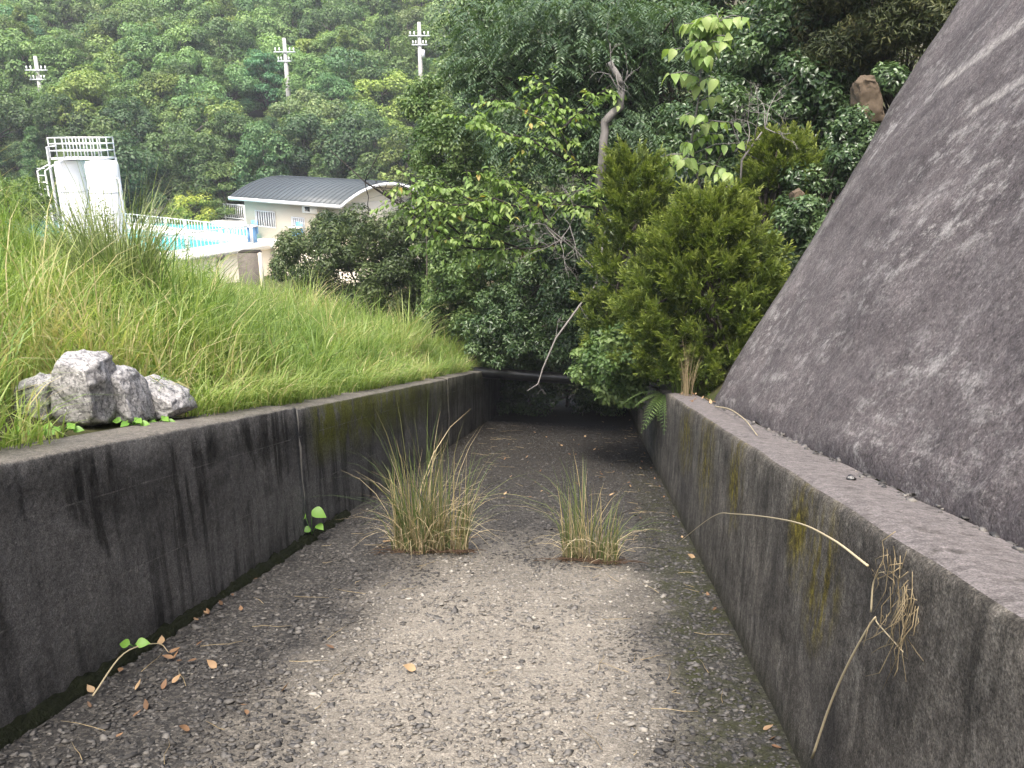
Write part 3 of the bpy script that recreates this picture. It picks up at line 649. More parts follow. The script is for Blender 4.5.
def pool_house():
    e = empty('changing_building', L(4, -3, 0), 'cream changing building with curved dark grey roof beside the pool', 'building'); Hh = 2.35
    part('wall', [lbox(0, 8.4, -6, 0, -0.05, Hh)], M['cream'], e)
    # vaulted roof: arc across q, axis along p, with overhangs
    n = 14; V, F = [], []; q0, q1, rise = 0.6, -6.6, 1.0
    for side, (p, th) in enumerate(((-0.55, 0), (8.95, 0))):
        for k in range(n+1):
            u = k/n; q = q0+(q1-q0)*u; z = Hh-0.02 + rise*(1-(2*u-1)**2)
            for dz in (0.0, 0.12): V.append(tuple(L(p, q, z+dz)))
    m_ = 2*(n+1)
    for k in range(n):
        a = 2*k; F += [(a, a+2, m_+a+2), (a, m_+a+2, m_+a), (a+1, m_+a+1, m_+a+3), (a+1, m_+a+3, a+3)]
        F += [(a, a+1, a+3), (a, a+3, a+2), (m_+a, m_+a+2, m_+a+3), (m_+a, m_+a+3, m_+a+1)]
    F += [(0, m_, m_+1), (0, m_+1, 1), (2*n, 2*n+1, m_+2*n+1), (2*n, m_+2*n+1, m_+2*n)]
    rf = obj('roof', np_mesh('roof', np.array(V), np.array(F), None, M['roof']), e)
    sm = []
    for i in range(24):
        p = -0.35+i*0.4; pts = [L(p, q0+(q1-q0)*k/n, Hh+0.115+rise*(1-(2*k/n-1)**2)) for k in range(n+1)]; sm.append(tube(pts, 0.022, 4))
    V, F, R_ = merge(sm); o = bpy.data.objects.new('standing_seams', np_mesh('standing_seams', V, F, R_, M['roof'])); link(o, rf); o.location = (0, 0, 0)
    # gable infill and fascia
    for p in (0.02, 8.38):
        V = [tuple(L(p, 0, Hh-0.05)), tuple(L(p, -6, Hh-0.05))]; ar = [tuple(L(p, -6*k/n, Hh-0.03+rise*(1-(2*((0.6+6*k/n)/7.2)-1)**2))) for k in range(n+1)]
        V2 = V + ar; F = [(0, 2+k, 3+k) for k in range(n)] + [(0, 2+n, 1)]
        obj('gable', np_mesh('gable', np.array(V2), np.array(F), None, M['cream']), e)
    part('fascia', [lbox(-0.6, 9.0, 0.55, 0.68, Hh-0.12, Hh+0.06)], M['white'], e)
    for p in (-0.62, 8.95):
        pts = [L(p, q0+(q1-q0)*k/n, Hh-0.04+rise*(1-(2*k/n-1)**2)) for k in range(n+1)]; part('barge_board', [tube(pts, 0.1, 4)], M['white'], e)
    def win(p0, p1, z0, z1, bars):
        wn_ = part('window', [lbox(p0, p1, -0.02, 0.02, z0, z1)], M['dkglass'], e)
        fr = [lbox(p0-.06, p1+.06, 0.02, .07, z1, z1+.07), lbox(p0-.06, p1+.06, .02, .07, z0-.07, z0), lbox(p0-.06, p0, .02, .07, z0, z1), lbox(p1, p1+.06, .02, .07, z0, z1)]
        V, F, R_ = merge(fr); link(bpy.data.objects.new('frame', np_mesh('frame', V, F, R_, M['white'])), wn_)
        V, F, R_ = merge([lbox(p0+(p1-p0)*(k+.5)/bars-.035, p0+(p1-p0)*(k+.5)/bars+.035, .03, .10, z0, z1) for k in range(bars)]); link(bpy.data.objects.new('window_bars', np_mesh('window_bars', V, F, R_, M['white'])), wn_)
    win(1.05, 2.75, 0.75, 1.6, 8); win(4.3, 5.3, 0.6, 1.4, 6)
    part('wall_vent', [lbox(5.3, 6.5, 0.02, 0.12, 1.75, 2.25)], M['white'], e); part('vent_grille', [lbox(5.55, 5.95, 0.13, 0.14, 1.85, 2.1)], M['dkglass'], e)
pool_house()
def tank(px, d, label, r=0.82):
    b = P(px, 160, d); z0 = EYE-6.7; e = empty('storage_tank', (b.x, d, z0), label, 'tank', 'white storage tanks by the pool'); H = b.z-z0
    part('shell', [tube([(b.x, d, z0+0.15), (b.x, d, z0+H*0.5), (b.x, d, z0+H-0.25), (b.x, d, z0+H-0.06), (b.x, d, z0+H)], [r, r, r, r*0.9, r*0.5], 28)], M['tankw'], e, True)
    for zz in (0.33, 0.66): part('band', [tube([(b.x, d, z0+H*zz-0.03), (b.x, d, z0+H*zz+0.03)], r+0.02, 28)], M['galv'], e)
    part('skirt', [tube([(b.x, d, z0), (b.x, d, z0+0.16)], r*1.05, 24)], M['galv'], e)
    part('pipe', [tube([(b.x+r+0.12, d-0.3, z0), (b.x+r+0.12, d-0.3, z0+H*0.8), (b.x+r*0.7, d-0.3, z0+H*0.8+0.12)], 0.05, 6)], M['galv'], e)
    return b
b1 = tank(70, 46.3, 'white storage tank on the left of the pair'); b2 = tank(101, 45.2, 'white storage tank on the right of the pair')
def platform():
    zp = b1.z+0.12; c = (b1+b2)/2; e = empty('tank_platform', (c.x, c.y, EYE-6.7), 'white railed walkway with ladder on top of the tanks', 'platform')
    x0, x1, y0, y1 = c.x-1.35, c.x+1.2, c.y-0.9, c.y+0.9
    part('deck', [box((c.x-0.07, c.y, zp), (x1-x0, y1-y0, 0.1))], M['white'], e)
    for yy in (y0, y1):
        for zz in (0.4, 0.75, 1.05): part('rail', [box((c.x-0.07, yy, zp+zz), (x1-x0, 0.05, 0.05))], M['white'], e)
    for xx in (x0, x1):
        for zz in (0.4, 0.75, 1.05): part('rail', [box((xx, c.y, zp+zz), (0.05, y1-y0, 0.05))], M['white'], e)
    for i in range(8):
        xx = x0+(x1-x0)*i/7
        for yy in (y0, y1): part('post', [box((xx, yy, zp+0.55), (0.045, 0.045, 1.05))], M['galv'], e)
    part('leg', [tube([(x0-0.1, y0, EYE-6.7), (x0-0.1, y0, zp+0.6), (x0+0.4, y0, zp+0.65)], 0.06, 6)], M['galv'], e); part('leg', [box((x1, y1, (zp+EYE-6.7)/2), (0.1, 0.1, zp-EYE+6.7))], M['galv'], e)
    ld = [tube([(x0-0.35-k*0.4, y0-0.1, EYE-6.7), (x0-0.35-k*0.4, y0-0.1, zp-0.6), (x0+0.1-k*0.3, y0, zp-0.3)], 0.04, 5) for k in (0, 1)] + [box((x0-0.55, y0-0.1, EYE-6.5+k*0.35), (0.4, 0.04, 0.04)) for k in range(13)]
    part('ladder', ld, M['white'], e)
platform()
def starting_stand(p, q, label):
    e = empty('starting_stand', L(p, q), label, 'stand', 'blue stands by the pool'); part('leg', [lbox(p-.2, p-.12, q-.2, q+.2, 0, .9)], M['blue'], e); part('leg', [lbox(p+.12, p+.2, q-.2, q+.2, 0, .9)], M['blue'], e)
    part('top', [lbox(p-.28, p+.28, q-.28, q+.28, .9, 1.0)], M['white'], e); part('back_panel', [lbox(p-.25, p+.25, q-.3, q-.24, .5, 1.25)], M['blue'], e)
starting_stand(2.5, 1.6, 'blue and white stand on the pool deck below the barred window'); starting_stand(5.2, 0.6, 'blue and white stand beside the round dark shrub')
def valve():
    b = P(221, 275, 40); e = empty('pipe_valve', (b.x, b.y, g(b.x, b.y)), 'grey pipe with valve wheel against the cream pool wall', 'pipe'); z = P(221, 262, 40).z
    part('riser', [tube([(b.x-.15, b.y, g(b.x, b.y)), (b.x-.15, b.y, z), (b.x+.1, b.y-.05, z+.2)], .07, 8)], M['post'], e); part('wheel', [tube([(b.x+.1, b.y-.2, z+.25), (b.x+.1, b.y+.02, z+.25)], .17, 12)], M['post'], e)
valve()
def stump():
    d = 30; b = P(253, 290, d); tp = P(253, 252, d); z0 = g(b.x, d); rng = np.random.default_rng(3)
    pts = [(b.x, d, z0-.2), (b.x, d, z0+(tp.z-z0)*.5), (b.x+.02, d, tp.z-.05), (b.x+.02, d, tp.z)]; e = empty('weathered_post', (b.x, d, z0), 'weathered dark square post in the grass before the pool wall', 'post')
    part('shaft', [box((b.x, d, (z0+tp.z)/2), (.72, .6, tp.z-z0))], M['post'], e); part('cap', [box((b.x, d, tp.z+.02), (.66, .54, .05))], M['darkbrown'], e)
    part('side_strip', [box((b.x+.4, d-.1, (z0+tp.z)/2), (.07, .3, tp.z-z0-.04))], M['cream'], e)
stump()

# ------------------------------------------------------------------ near trees and shrubs
def tree(name, label, base, cat='tree', group=None): return empty(name, Vector(base), label, cat, group)
def put(e, nm, pieces, mat, smooth=False): return part(nm, pieces, mat, e, smooth)
def gpt(px, d): p = P(px, 300, d); return Vector((p.x, p.y, g(p.x, p.y)))
def rb(s_, t_): x_, y_ = xy(s_, t_); return Vector((x_, y_, g(x_, y_)))
def branches(rng, base, cen, n, r0=0.07, r1=0.012, trunk_top=None):
    out = []; base = np.array(base); tt = np.array(trunk_top) if trunk_top is not None else base+(cen.mean(0)-base)*0.6
    t, pts = limb(rng, base-np.array([0, 0, .15]), tt, r0, r0*0.5, 7, 0.05); out.append(t)
    for _ in range(n):
        e = cen[rng.integers(len(cen))]; a = pts[rng.integers(2, 8)]; t, _ = limb(rng, a, e, r0*0.4, r1, 5, 0.06, 0.03); out.append(t)
    return out
def round_shrub():
    rng = np.random.default_rng(31); d = 20; c = np.array(P(372, 262, d)); base = gpt(375, d); e = tree('evergreen_shrub', 'large rounded dark evergreen shrub in the grass before the curved-roof building', base, 'shrub')
    cen = clump_pts(rng, c, (2.35, 1.7, 1.35), 150, 0.6); cen = cen[cen[:, 2] > base.z+.25]
    top = clump_pts(rng, c, (1.6, 1.3, 1.1), 50, 0.2)
    cen = np.concatenate([cen, top]); put(e, 'crown', [crown(rng, cen, rng.uniform(.22, .42, len(cen)), 330, .085, .04, .75, .7)], M['shrub']); put(e, 'trunk', branches(rng, base, cen, 25), M['darkbark'], True)
round_shrub()
def juniper(label, px, py, d, Rw, seed, n, base, bz, plume=.5, per=19, tilt=0.0):
    rng = np.random.default_rng(seed); c = P(px, py, d); e = tree('juniper', label, base, 'juniper'); top = c.z
    u = rng.random(n)**.85; az = rng.uniform(0, 6.28, n); prof = np.clip(1.02-(np.clip(u-.28, 0, 1)/.76)**2*.9-(np.clip(.28-u, 0, 1)/.28)**2*.15, .06, 1)
    rr = Rw*prof*np.where(rng.random(n) < .62, rng.uniform(.72, .92, n), rng.uniform(.2, .7, n))
    org = np.stack([c.x+np.cos(az)*rr+tilt*u, d+np.sin(az)*rr*.9, bz+.1+u*(top-bz-.45)], 1)
    ax = nrmz(np.stack([np.cos(az)*.62, np.sin(az)*.62, .55+.5*u], 1)+rng.normal(0, .2, (n, 3))); pl = plume*rng.uniform(.6, 1.15, n)
    S_ = n*18; ci = np.repeat(np.arange(n), 18); q = rng.random(S_)**.8; pr = .30*(1-q)**.7+.04
    so = org[ci]+ax[ci]*(pl[ci]*q*.75)[:, None]+rdir(rng, S_)*(pr*pl[ci]*.7*rng.random(S_))[:, None]; sa = nrmz(ax[ci]*.9+rng.normal(0, .38, (S_, 3))); sl = rng.uniform(.09, .19, S_)*(1.1-.35*q)
    N = S_*per; si = np.repeat(np.arange(S_), per); k = rng.random(N)
    pos = so[si]+sa[si]*(sl[si]*k)[:, None]; rad = rdir(rng, N); dd = nrmz(sa[si]*.9+rad*.8*(1.15-k)[:, None]); nn = nrmz(rad*.7+np.array([0, 0, 1.]))
    nn = nrmz(nn-dd*np.sum(nn*dd, 1)[:, None]); V, F = leaf2(pos, dd, nn, rng.uniform(.035, .075, N)*(1.2-.5*k), rng.uniform(.008, .014, N))
    rv = np.clip(.02+.42*q[si]+.32*k+rng.normal(0, .08, N)+rng.uniform(-.12, .12, n)[ci[si]], 0, 1); put(e, 'foliage', [(V, F, np.repeat(rv, 4))], M['juniper'])
    put(e, 'trunk', branches(rng, base, org, 34, .06, .01, (c.x+tilt*.5, d, bz+(top-bz)*.7)), M['bark'], True)
juniper('bushy yellow-green juniper at the end of the steep concrete slope', 712, 188, 9.6, .88, 41, 540, rb(9.4, 1.4), W(9.4, 1.4, HR).z-.1, .55, 20)
juniper('taller narrow juniper behind the bushy one, left of it', 640, 140, 11.0, .55, 42, 280, rb(11, 1.5), W(11, 1.5, HR).z-.1, .5)
juniper('small juniper above the dead twigs beside the slope edge', 785, 122, 11.6, .5, 43, 190, rb(11.6, 2.2), P(785, 240, 11.6).z, .42)
def leafy(name, label, spec, mat, seed, base, L_, W_, per, rc, leaf=leaf2, up=.6, squash=.7, cat='shrub', nbr=18, lo=.45, r0=.05, droop=.2, bark='bark', trunk_top=None):
    """spec: list of (centre, radii, clump count)"""
    rng = np.random.default_rng(seed); e = tree(name, label, base, cat); cen = np.concatenate([clump_pts(rng, np.array(c), R, n, lo) for c, R, n in spec])
    put(e, 'crown', [crown(rng, cen, rng.uniform(rc*.6, rc*1.3, len(cen)), per, L_, W_, squash, up, droop, leaf)], M[mat]); put(e, 'trunk', branches(rng, base, cen, nbr, r0, .008, trunk_top), M[bark], True)
    return e, cen
# tall dark background trees behind the channel end
leafy('evergreen_tree', 'tall dark evergreen tree behind the channel end, left of the others', [(P(560, 60, 21), (2.6, 1.8, 2.6), 120), (P(545, 190, 20), (2.2, 1.5, 2.2), 70)], 'glossy', 51, rb(21, 2.4), .13, .06, 210, .55, cat='tree', nbr=30, r0=.16)
leafy('evergreen_tree', 'tall dark glossy evergreen tree towering behind the large-leaved sapling', [(P(700, 40, 18), (3.0, 1.8, 2.4), 150), (P(770, 130, 16), (1.6, 1.3, 1.6), 60), (P(640, -60, 18.5), (3.0, 1.6, 1.6), 70)], 'glossy', 52, gpt(690, 18), .12, .055, 230, .5, cat='tree', nbr=30, r0=.16)
leafy('camellia_tree', 'dark camellia-like tree beside the ochre rock', [(P(805, 130, 12.6), (.75, .7, 1.2), 60), (P(835, 190, 12.2), (.45, .5, .7), 30), (P(800, 40, 13.5), (1.3, .9, .9), 60), (P(770, 60, 13.5), (.9, .8, .9), 40)], 'glossy', 53, gpt(800, 12.8), .085, .042, 190, .27, leaf=leaf8, cat='tree', nbr=24, r0=.06)
leafy('bank_shrub', 'dark leafy shrub on the earth bank below the ochre rock', [(P(812, 205, 11.2), (.45, .4, .55), 40), (P(838, 175, 11.6), (.3, .4, .5), 26), (P(785, 250, 10.6), (.45, .4, .5), 36), (P(849, 128, 11.0), (.10, .15, .2), 14), (P(868, 138, 10.95), (.14, .12, .10), 14), (P(850, 152, 10.9), (.16, .15, .16), 16), (P(806, 206, 10.0), (.10, .1, .06), 8), (P(888, 78, 11.4), (.10, .15, .12), 10)], 'glossy', 153, rb(11.2, 2.6), .07, .032, 150, .18, leaf=leaf8, nbr=16, lo=.2, r0=.03)
leafy('cedar_tree', 'olive cedar overhanging the top of the concrete slope', [(P(855, 20, 12.5), (.9, .8, .7), 60), (P(915, 10, 12.0), (.7, .6, .55), 50), (P(890, -60, 12), (1.2, .8, .7), 50), (P(860, 75, 12.8), (.35, .4, .3), 16)], 'cedar', 54, gpt(880, 13), .10, .022, 330, .26, cat='tree', nbr=30, up=.3, r0=.07, droop=-.2)
leafy('laurel_shrub', 'upright mid-green shrub between the rounded shrub and the channel end', [(P(448, 160, 17.5), (.75, .8, 1.1), 60), (P(475, 250, 16.5), (.85, .8, 1.5), 80), (P(430, 110, 18.5), (.5, .6, .6), 25)], 'mid', 55, rb(16.5, -3.6), .085, .04, 200, .27, leaf=leaf2, nbr=24)
leafy('glossy_shrub', 'dark glossy shrub filling the bank above the black pipe', [(P(545, 300, 15.5), (1.3, .9, 1.15), 110), (P(505, 330, 15.5), (.75, .7, .75), 50), (P(600, 300, 14.5), (.9, .8, 1.1), 70), (P(560, 345, 14.9), (1.0, .5, .35), 40)], 'glossy', 56, rb(16, -2.9), .075, .036, 170, .24, nbr=24, lo=.3)
leafy('hanging_shrub', 'glossy-leaved shrub hanging over the right wall into the channel', [(P(608, 362, 10.6), (.55, .5, .42), 50), (P(640, 350, 9.9), (.5, .5, .45), 46), (P(622, 386, 10.2), (.3, .4, .16), 20), (P(655, 315, 10.3), (.4, .4, .5), 34)], 'mid', 57, W(10.2, 1.25, HR), .065, .034, 150, .15, leaf=leaf8, nbr=24, lo=.25, r0=.03)
leafy('laurel_shrub', 'mid-green shrub behind the junipers on the right bank', [(P(590, 200, 15), (1.0, .8, 1.3), 70), (P(640, 240, 13.0), (.8, .7, 1.3), 60), (P(720, 140, 12.8), (.9, .7, .8), 50), (P(690, 250, 12.0), (.9, .6, 1.2), 60)], 'glossy', 58, rb(13, 1.8), .08, .038, 190, .27, nbr=24, lo=.3)
leafy('thicket_shrub', 'dark thicket closing off the channel beyond the black pipe', [(W(18.6, -1.8, 1.0), (1.0, 1.5, 1.2), 70), (W(19.2, .2, 1.0), (1.2, 1.5, 1.3), 80), (W(21, -.8, 2.0), (2.6, 1.5, 2.2), 120), (W(17.6, -.8, 2.4), (1.9, 1.0, .7), 70)], 'glossy', 158, W(21, -.8, 0), .085, .04, 190, .3, nbr=26, lo=.15)
leafy('thicket_shrub', 'dark green thicket between the rounded shrub and the pipe', [(P(462, 300, 17), (.8, .8, .8), 60), (P(440, 270, 19), (.7, .8, 1.0), 50), (P(500, 345, 16), (.6, .5, .4), 30)], 'mid', 159, rb(17, -3.2), .075, .036, 180, .25, nbr=14, lo=.2)
leafy('roadside_bush', 'low pale bush in front of the tanks at the left edge', [(P(12, 200, 19), (.9, .7, .5), 26)], 'weed', 59, gpt(12, 19), .10, .035, 120, .22, nbr=10)
# leafy tree with long spreading light-green sprays
def sprays(rng, lines, per_m, L_, W_, droop=.5, spread=.12, leaf=leaf8, rbase=.012):
    Vs = []; br = []
    for pts in lines:
        pts = [np.array(p, float) for p in pts]; sm = []
        for i in range(len(pts)-1):
            for u in np.linspace(0, 1, 5)[:-1]: sm.append(pts[i]+(pts[i+1]-pts[i])*u+rng.normal(0, .012, 3))
        sm.append(pts[-1]); br.append(tube(sm, list(np.linspace(rbase*1.6, rbase*.35, len(sm))), 5))
        # side twigs carrying the leaves
        tot = sum(np.linalg.norm(sm[i+1]-sm[i]) for i in range(len(sm)-1)); nt = max(4, int(tot*per_m/7))
        for _ in range(nt):
            k = rng.integers(max(1, len(sm)//6), len(sm)); o = sm[k]; d = nrmz(sm[k]-sm[k-1]+rng.normal(0, .8, 3)*np.array([1, 1, .5])); ln = rng.uniform(.15, .45)
            tw = [o, o+d*ln*.5+np.array([0, 0, .02]), o+d*ln-np.array([0, 0, droop*ln*.3])]; br.append(tube(tw, [.006, .004, .002], 3))
            n = rng.integers(6, 11); u = np.linspace(.15, 1, n); pos = np.array([tw[0]+(tw[2]-tw[0])*x for x in u])+rng.normal(0, .012, (n, 3))
            side = np.where(np.arange(n) % 2, 1, -1)[:, None]; sdv = nrmz(np.cross(d, [0, 0, 1]))
            dd = nrmz(d*.55+sdv*side*.8+np.array([0, 0, -droop])+rng.normal(0, .25, (n, 3))); nn = nrmz(np.array([0, 0, 1])+dd*.2+rng.normal(0, .3, (n, 3))); nn = nrmz(nn-dd*np.sum(nn*dd, 1)[:, None])
            sz = rng.uniform(.7, 1.2, n); V, F = leaf(pos, dd, nn, L_*sz, W_*sz); Vs.append((V, F, np.repeat(np.clip(rng.uniform(.2, .8)+rng.normal(0, .15, n), 0, 1), len(V)//n)))
    return Vs, br
def cherry():
    rng = np.random.default_rng(61); base = rb(13, 1.6); e = tree('cherry_tree', 'cherry-like tree with light green sprays reaching left across the view', base)
    hub = P(590, 238, 13.0); lines = []
    def ln(*q): lines.append([P(*k) for k in q])
    ln((575, 240, 13), (520, 250, 12.8), (470, 248, 12.6), (425, 225, 12.4), (398, 200, 12.3))
    ln((540, 245, 12.9), (500, 215, 12.6), (455, 190, 12.4), (420, 182, 12.3)); ln((560, 240, 13), (540, 205, 12.8), (500, 180, 12.7), (465, 170, 12.6))
    ln((500, 225, 12.6), (450, 215, 12.3), (415, 215, 12.1)); ln((590, 238, 13), (600, 200, 12.8), (590, 190, 12.5), (545, 195, 12.4)); ln((520, 248, 12.8), (480, 235, 12.4), (440, 240, 12.2))
    ln((600, 215, 13), (580, 170, 13), (555, 120, 13.1), (545, 85, 13.2)); ln((575, 165, 13), (530, 140, 12.9), (490, 130, 12.8), (475, 118, 12.7)); ln((560, 130, 13), (590, 105, 13), (610, 85, 13))
    ln((570, 160, 13), (540, 118, 13), (500, 100, 13.2)); ln((600, 210, 12.8), (570, 205, 12.4), (530, 205, 12.2))
    ln((530, 210, 12.7), (495, 200, 12.4), (460, 205, 12.2), (430, 200, 12.1)); ln((470, 245, 12.6), (440, 215, 12.3), (410, 190, 12.2), (400, 185, 12.1))
    Vs, br = sprays(rng, lines, 115, .105, .06)
    t, _ = limb(rng, base, hub, .08, .045, 6, .05); br.append(t)
    put(e, 'crown', Vs, M['light']); put(e, 'trunk', br, M['darkbark'], True)
cherry()
def sapling():
    rng = np.random.default_rng(62); base = rb(11.6, 1.9); e = tree('sapling', 'slender sapling with large drooping light green leaves', base, 'sapling')
    main = [base, P(705, 205, 11.4), P(690, 150, 11.2), P(700, 90, 11.1), P(702, 40, 11.1), P(722, 16, 11.1)]
    put(e, 'stem', [tube(main, [.03, .022, .018, .013, .008, .004], 5)], M['greybark'], True)
    q = np.zeros((1, 3)); meshes = []
    for k in range(4):
        V, F = leaf_fine(1.0, .56+.05*k, .14, .2+.1*k); meshes.append(np_mesh('leaf', V, F, np.full(len(V), .35+.17*k), M['light'], True))
    tg = []
    for k in range(46):
        u = rng.uniform(.02, 1)**.9*(len(main)-2.001); i = int(u); a = Vector(main[1+i]).lerp(Vector(main[min(2+i, len(main)-1)]), u-i) if i+2 < len(main) else Vector(main[-1])
        az = rng.uniform(0, 6.28); ln_ = rng.uniform(.22, .62)*(1.15-.5*u/(len(main)-2)); tg.append((a, a+Vector((math.cos(az)*ln_, math.sin(az)*ln_*.6-.15, rng.uniform(-.05, .3)*ln_))))
    for a, b in tg:
        a = Vector(a); b = Vector(b); md = (a+b)/2+Vector((0, 0, .06)); put(e, 'branch', [tube([a, md, b], [.008, .006, .003], 4)], M['greybark'], True)
        n = 6
        for i in range(n):
            u = .18+.82*i/(n-1); p = a*(1-u)**2+md*2*u*(1-u)+b*u*u; dr = (b-a).normalized(); sd = dr.cross(Vector((0, 0, 1))).normalized()*(1 if i % 2 else -1)
            d = (dr*.4+sd*.7+Vector((0, 0, -.75))+Vector(rng.normal(0, .25, 3))).normalized(); nz = Vector((0, -.35, .8))+Vector(rng.normal(0, .3, 3)); nz = (nz-d*nz.dot(d)).normalized(); yv = nz.cross(d)
            L_ = rng.uniform(.11, .19); o = bpy.data.objects.new('leaf', meshes[rng.integers(4)]); link(o, e)
            o.matrix_basis = Matrix.Translation(p-Vector(base)) @ Matrix((d, yv, nz)).transposed().to_4x4() @ Matrix.Scale(L_, 4)
sapling()
def pinnate_tree():
    rng = np.random.default_rng(63); base = rb(17, 2.2); e = tree('sumac_tree', 'tall tree with drooping feathery blue-green leaves at the top centre', base)
    cen = np.concatenate([clump_pts(rng, np.array(P(600, 40, 15)), (2.1, 1.0, .95), 85, .2), clump_pts(rng, np.array(P(500, 40, 16)), (1.0, .8, .8), 35, .2), clump_pts(rng, np.array(P(560, 120, 15.2)), (1.6, .8, .8), 50, .2), clump_pts(rng, np.array(P(650, 150, 14.5)), (.9, .6, .8), 30, .2)])
    Vs = []
    for c in cen:
        for _ in range(14):
            az = rng.uniform(0, 6.28); o = c+rng.normal(0, .14, 3); Ln = rng.uniform(.28, .5); n = 15; u = np.linspace(.2, 1, n); dh = np.array([math.cos(az), math.sin(az), 0]); dz = rng.uniform(.3, 1.0)
            sp = o+np.outer(u*Ln, dh)+np.outer(u*.12*Ln-dz*Ln*u*u, [0, 0, 1]); tg_ = nrmz(np.gradient(sp, axis=0)); sd = np.array([-dh[1], dh[0], 0])*np.where(np.arange(n) % 2, 1, -1)[:, None]
            dd = nrmz(sd*.9+tg_*.5+np.array([0, 0, -.25])); nn = nrmz(np.array([0, 0, 1])+rng.normal(0, .15, (n, 3))+dh*.3); nn = nrmz(nn-dd*np.sum(nn*dd, 1)[:, None])
            V, F = leaf2(sp, dd, nn, .095, .03); Vs.append((V, F, np.repeat(np.clip(rng.uniform(.2, .75)+rng.normal(0, .1, n), 0, 1), 4)))
    put(e, 'crown', Vs, M['pinnate']); put(e, 'trunk', branches(rng, base, cen, 40, .1, .012, P(600, 90, 15.5)), M['darkbark'], True)
pinnate_tree()
# dead wood
def dead(name, label, pieces, mat, base, cat): e = tree(name, label, base, cat); put(e, 'branches', pieces, M[mat], True); return e
def snag():
    rng = np.random.default_rng(64); base = rb(13.4, 1.5); pts = [base, P(598, 200, 13.2), P(603, 150, 13), P(606, 122, 13), P(619, 108, 13), P(622, 88, 13), P(617, 76, 13), P(610, 62, 13)]
    e = tree('dead_tree', 'crooked grey dead trunk sticking up among the leaves', base); sm = []
    for i in range(len(pts)-1):
        for u in (0, .33, .66): sm.append(pts[i].lerp(pts[i+1], u)+Vector(rng.normal(0, .012, 3)))
    sm.append(pts[-1]); n = len(sm); put(e, 'trunk', [tube(sm, [.075-.045*i/n+.008*rng.random() for i in range(n)], 9)], M['greybark'], True)
    put(e, 'branch', twigs(rng, [sm[-3], sm[-8]], 2, .4, .012, .7, .2), M['greybark'], True)
snag()
rng = np.random.default_rng(65)
dead('dead_bush', 'bare pale twiggy dead bush above the juniper', [tube([gpt(735, 11.8), P(742, 160, 11.5), P(762, 132, 11.4)], [.02, .016, .01], 5)]+twigs(rng, [P(745, 152, 11.5), P(765, 128, 11.4), P(755, 140, 11.4)], 3, .48, .009, .7, .35, forks=3), 'greybark', gpt(735, 11.8), 'bush')
dead('dead_bush', 'bare dark twigs over the grey-roofed building beside the round shrub', [tube([gpt(430, 17.6), P(440, 240, 17.4), P(400, 205, 17.2), P(365, 182, 17), P(330, 150, 17)], [.05, .04, .028, .016, .006], 5)]+twigs(rng, [P(400, 205, 17.2), P(365, 182, 17), P(382, 194, 17.1)], 3, .85, .011, .8, .55, forks=3), 'darkbark', gpt(430, 17.6), 'bush')
dead('dead_bush', 'tangle of grey dead twigs among the light green sprays', [tube([rb(12.6, 1.5), P(575, 250, 12.6), P(545, 225, 12.3)], [.02, .014, .008], 5)]+twigs(rng, [P(560, 240, 12.4), P(545, 225, 12.3), P(570, 225, 12.3)], 4, .55, .007, .9, -.1, forks=3), 'greybark', rb(12.6, 1.5), 'bush')
def hang():
    pts = [P(605, 232, 11.9), P(596, 285, 11.5), P(580, 305, 11.3), P(556, 338, 11.1), P(543, 368, 11), P(538, 384, 11), P(527, 391, 10.9)]; e = tree('hanging_branch', 'long thin grey dead branch hanging down in front of the black pipe', pts[0], 'branch')
    put(e, 'stem', [tube(pts, [.018, .016, .014, .013, .011, .009, .004], 5)], M['greybark'], True); r = np.random.default_rng(66); put(e, 'twig', twigs(r, [pts[2], pts[3], pts[5]], 1, .3, .005, .6, -.6, forks=1), M['greybark'], True)
hang()
# ------------------------------------------------------------------ rocks on the bank and in the grass
def rock(name, label, c, R, mat, seed, cuts=6, rough=.16, cat='rock', parent=None):
    rng = np.random.default_rng(seed); bm = bmesh.new(); bmesh.ops.create_icosphere(bm, subdivisions=4, radius=1.0)
    pl = [(Vector(rdir(rng, 1)[0]), rng.uniform(.45, .8)) for _ in range(cuts)]
    for v in bm.verts:
        p = v.co.copy()
        for n_, h in pl:
            k = p.dot(n_)
            if k > h: p -= n_*(k-h)*.96
        p *= 1+rough*mn.fractal(p*1.8+Vector((seed, 0, 0)), 0.9, 2.0, 4); v.co = Vector((p.x*R[0], p.y*R[1], p.z*R[2]))
    me = bpy.data.meshes.new(name); bm.to_mesh(me); bm.free(); me.materials.append(M[mat]); me.polygons.foreach_set('use_smooth', [True]*len(me.polygons))
    o = bpy.data.objects.new(name, me); link(o, parent); o.location = Vector(c) if parent is None else Vector(c)-parent.location
    if label: tag(o, label, cat)
    return o
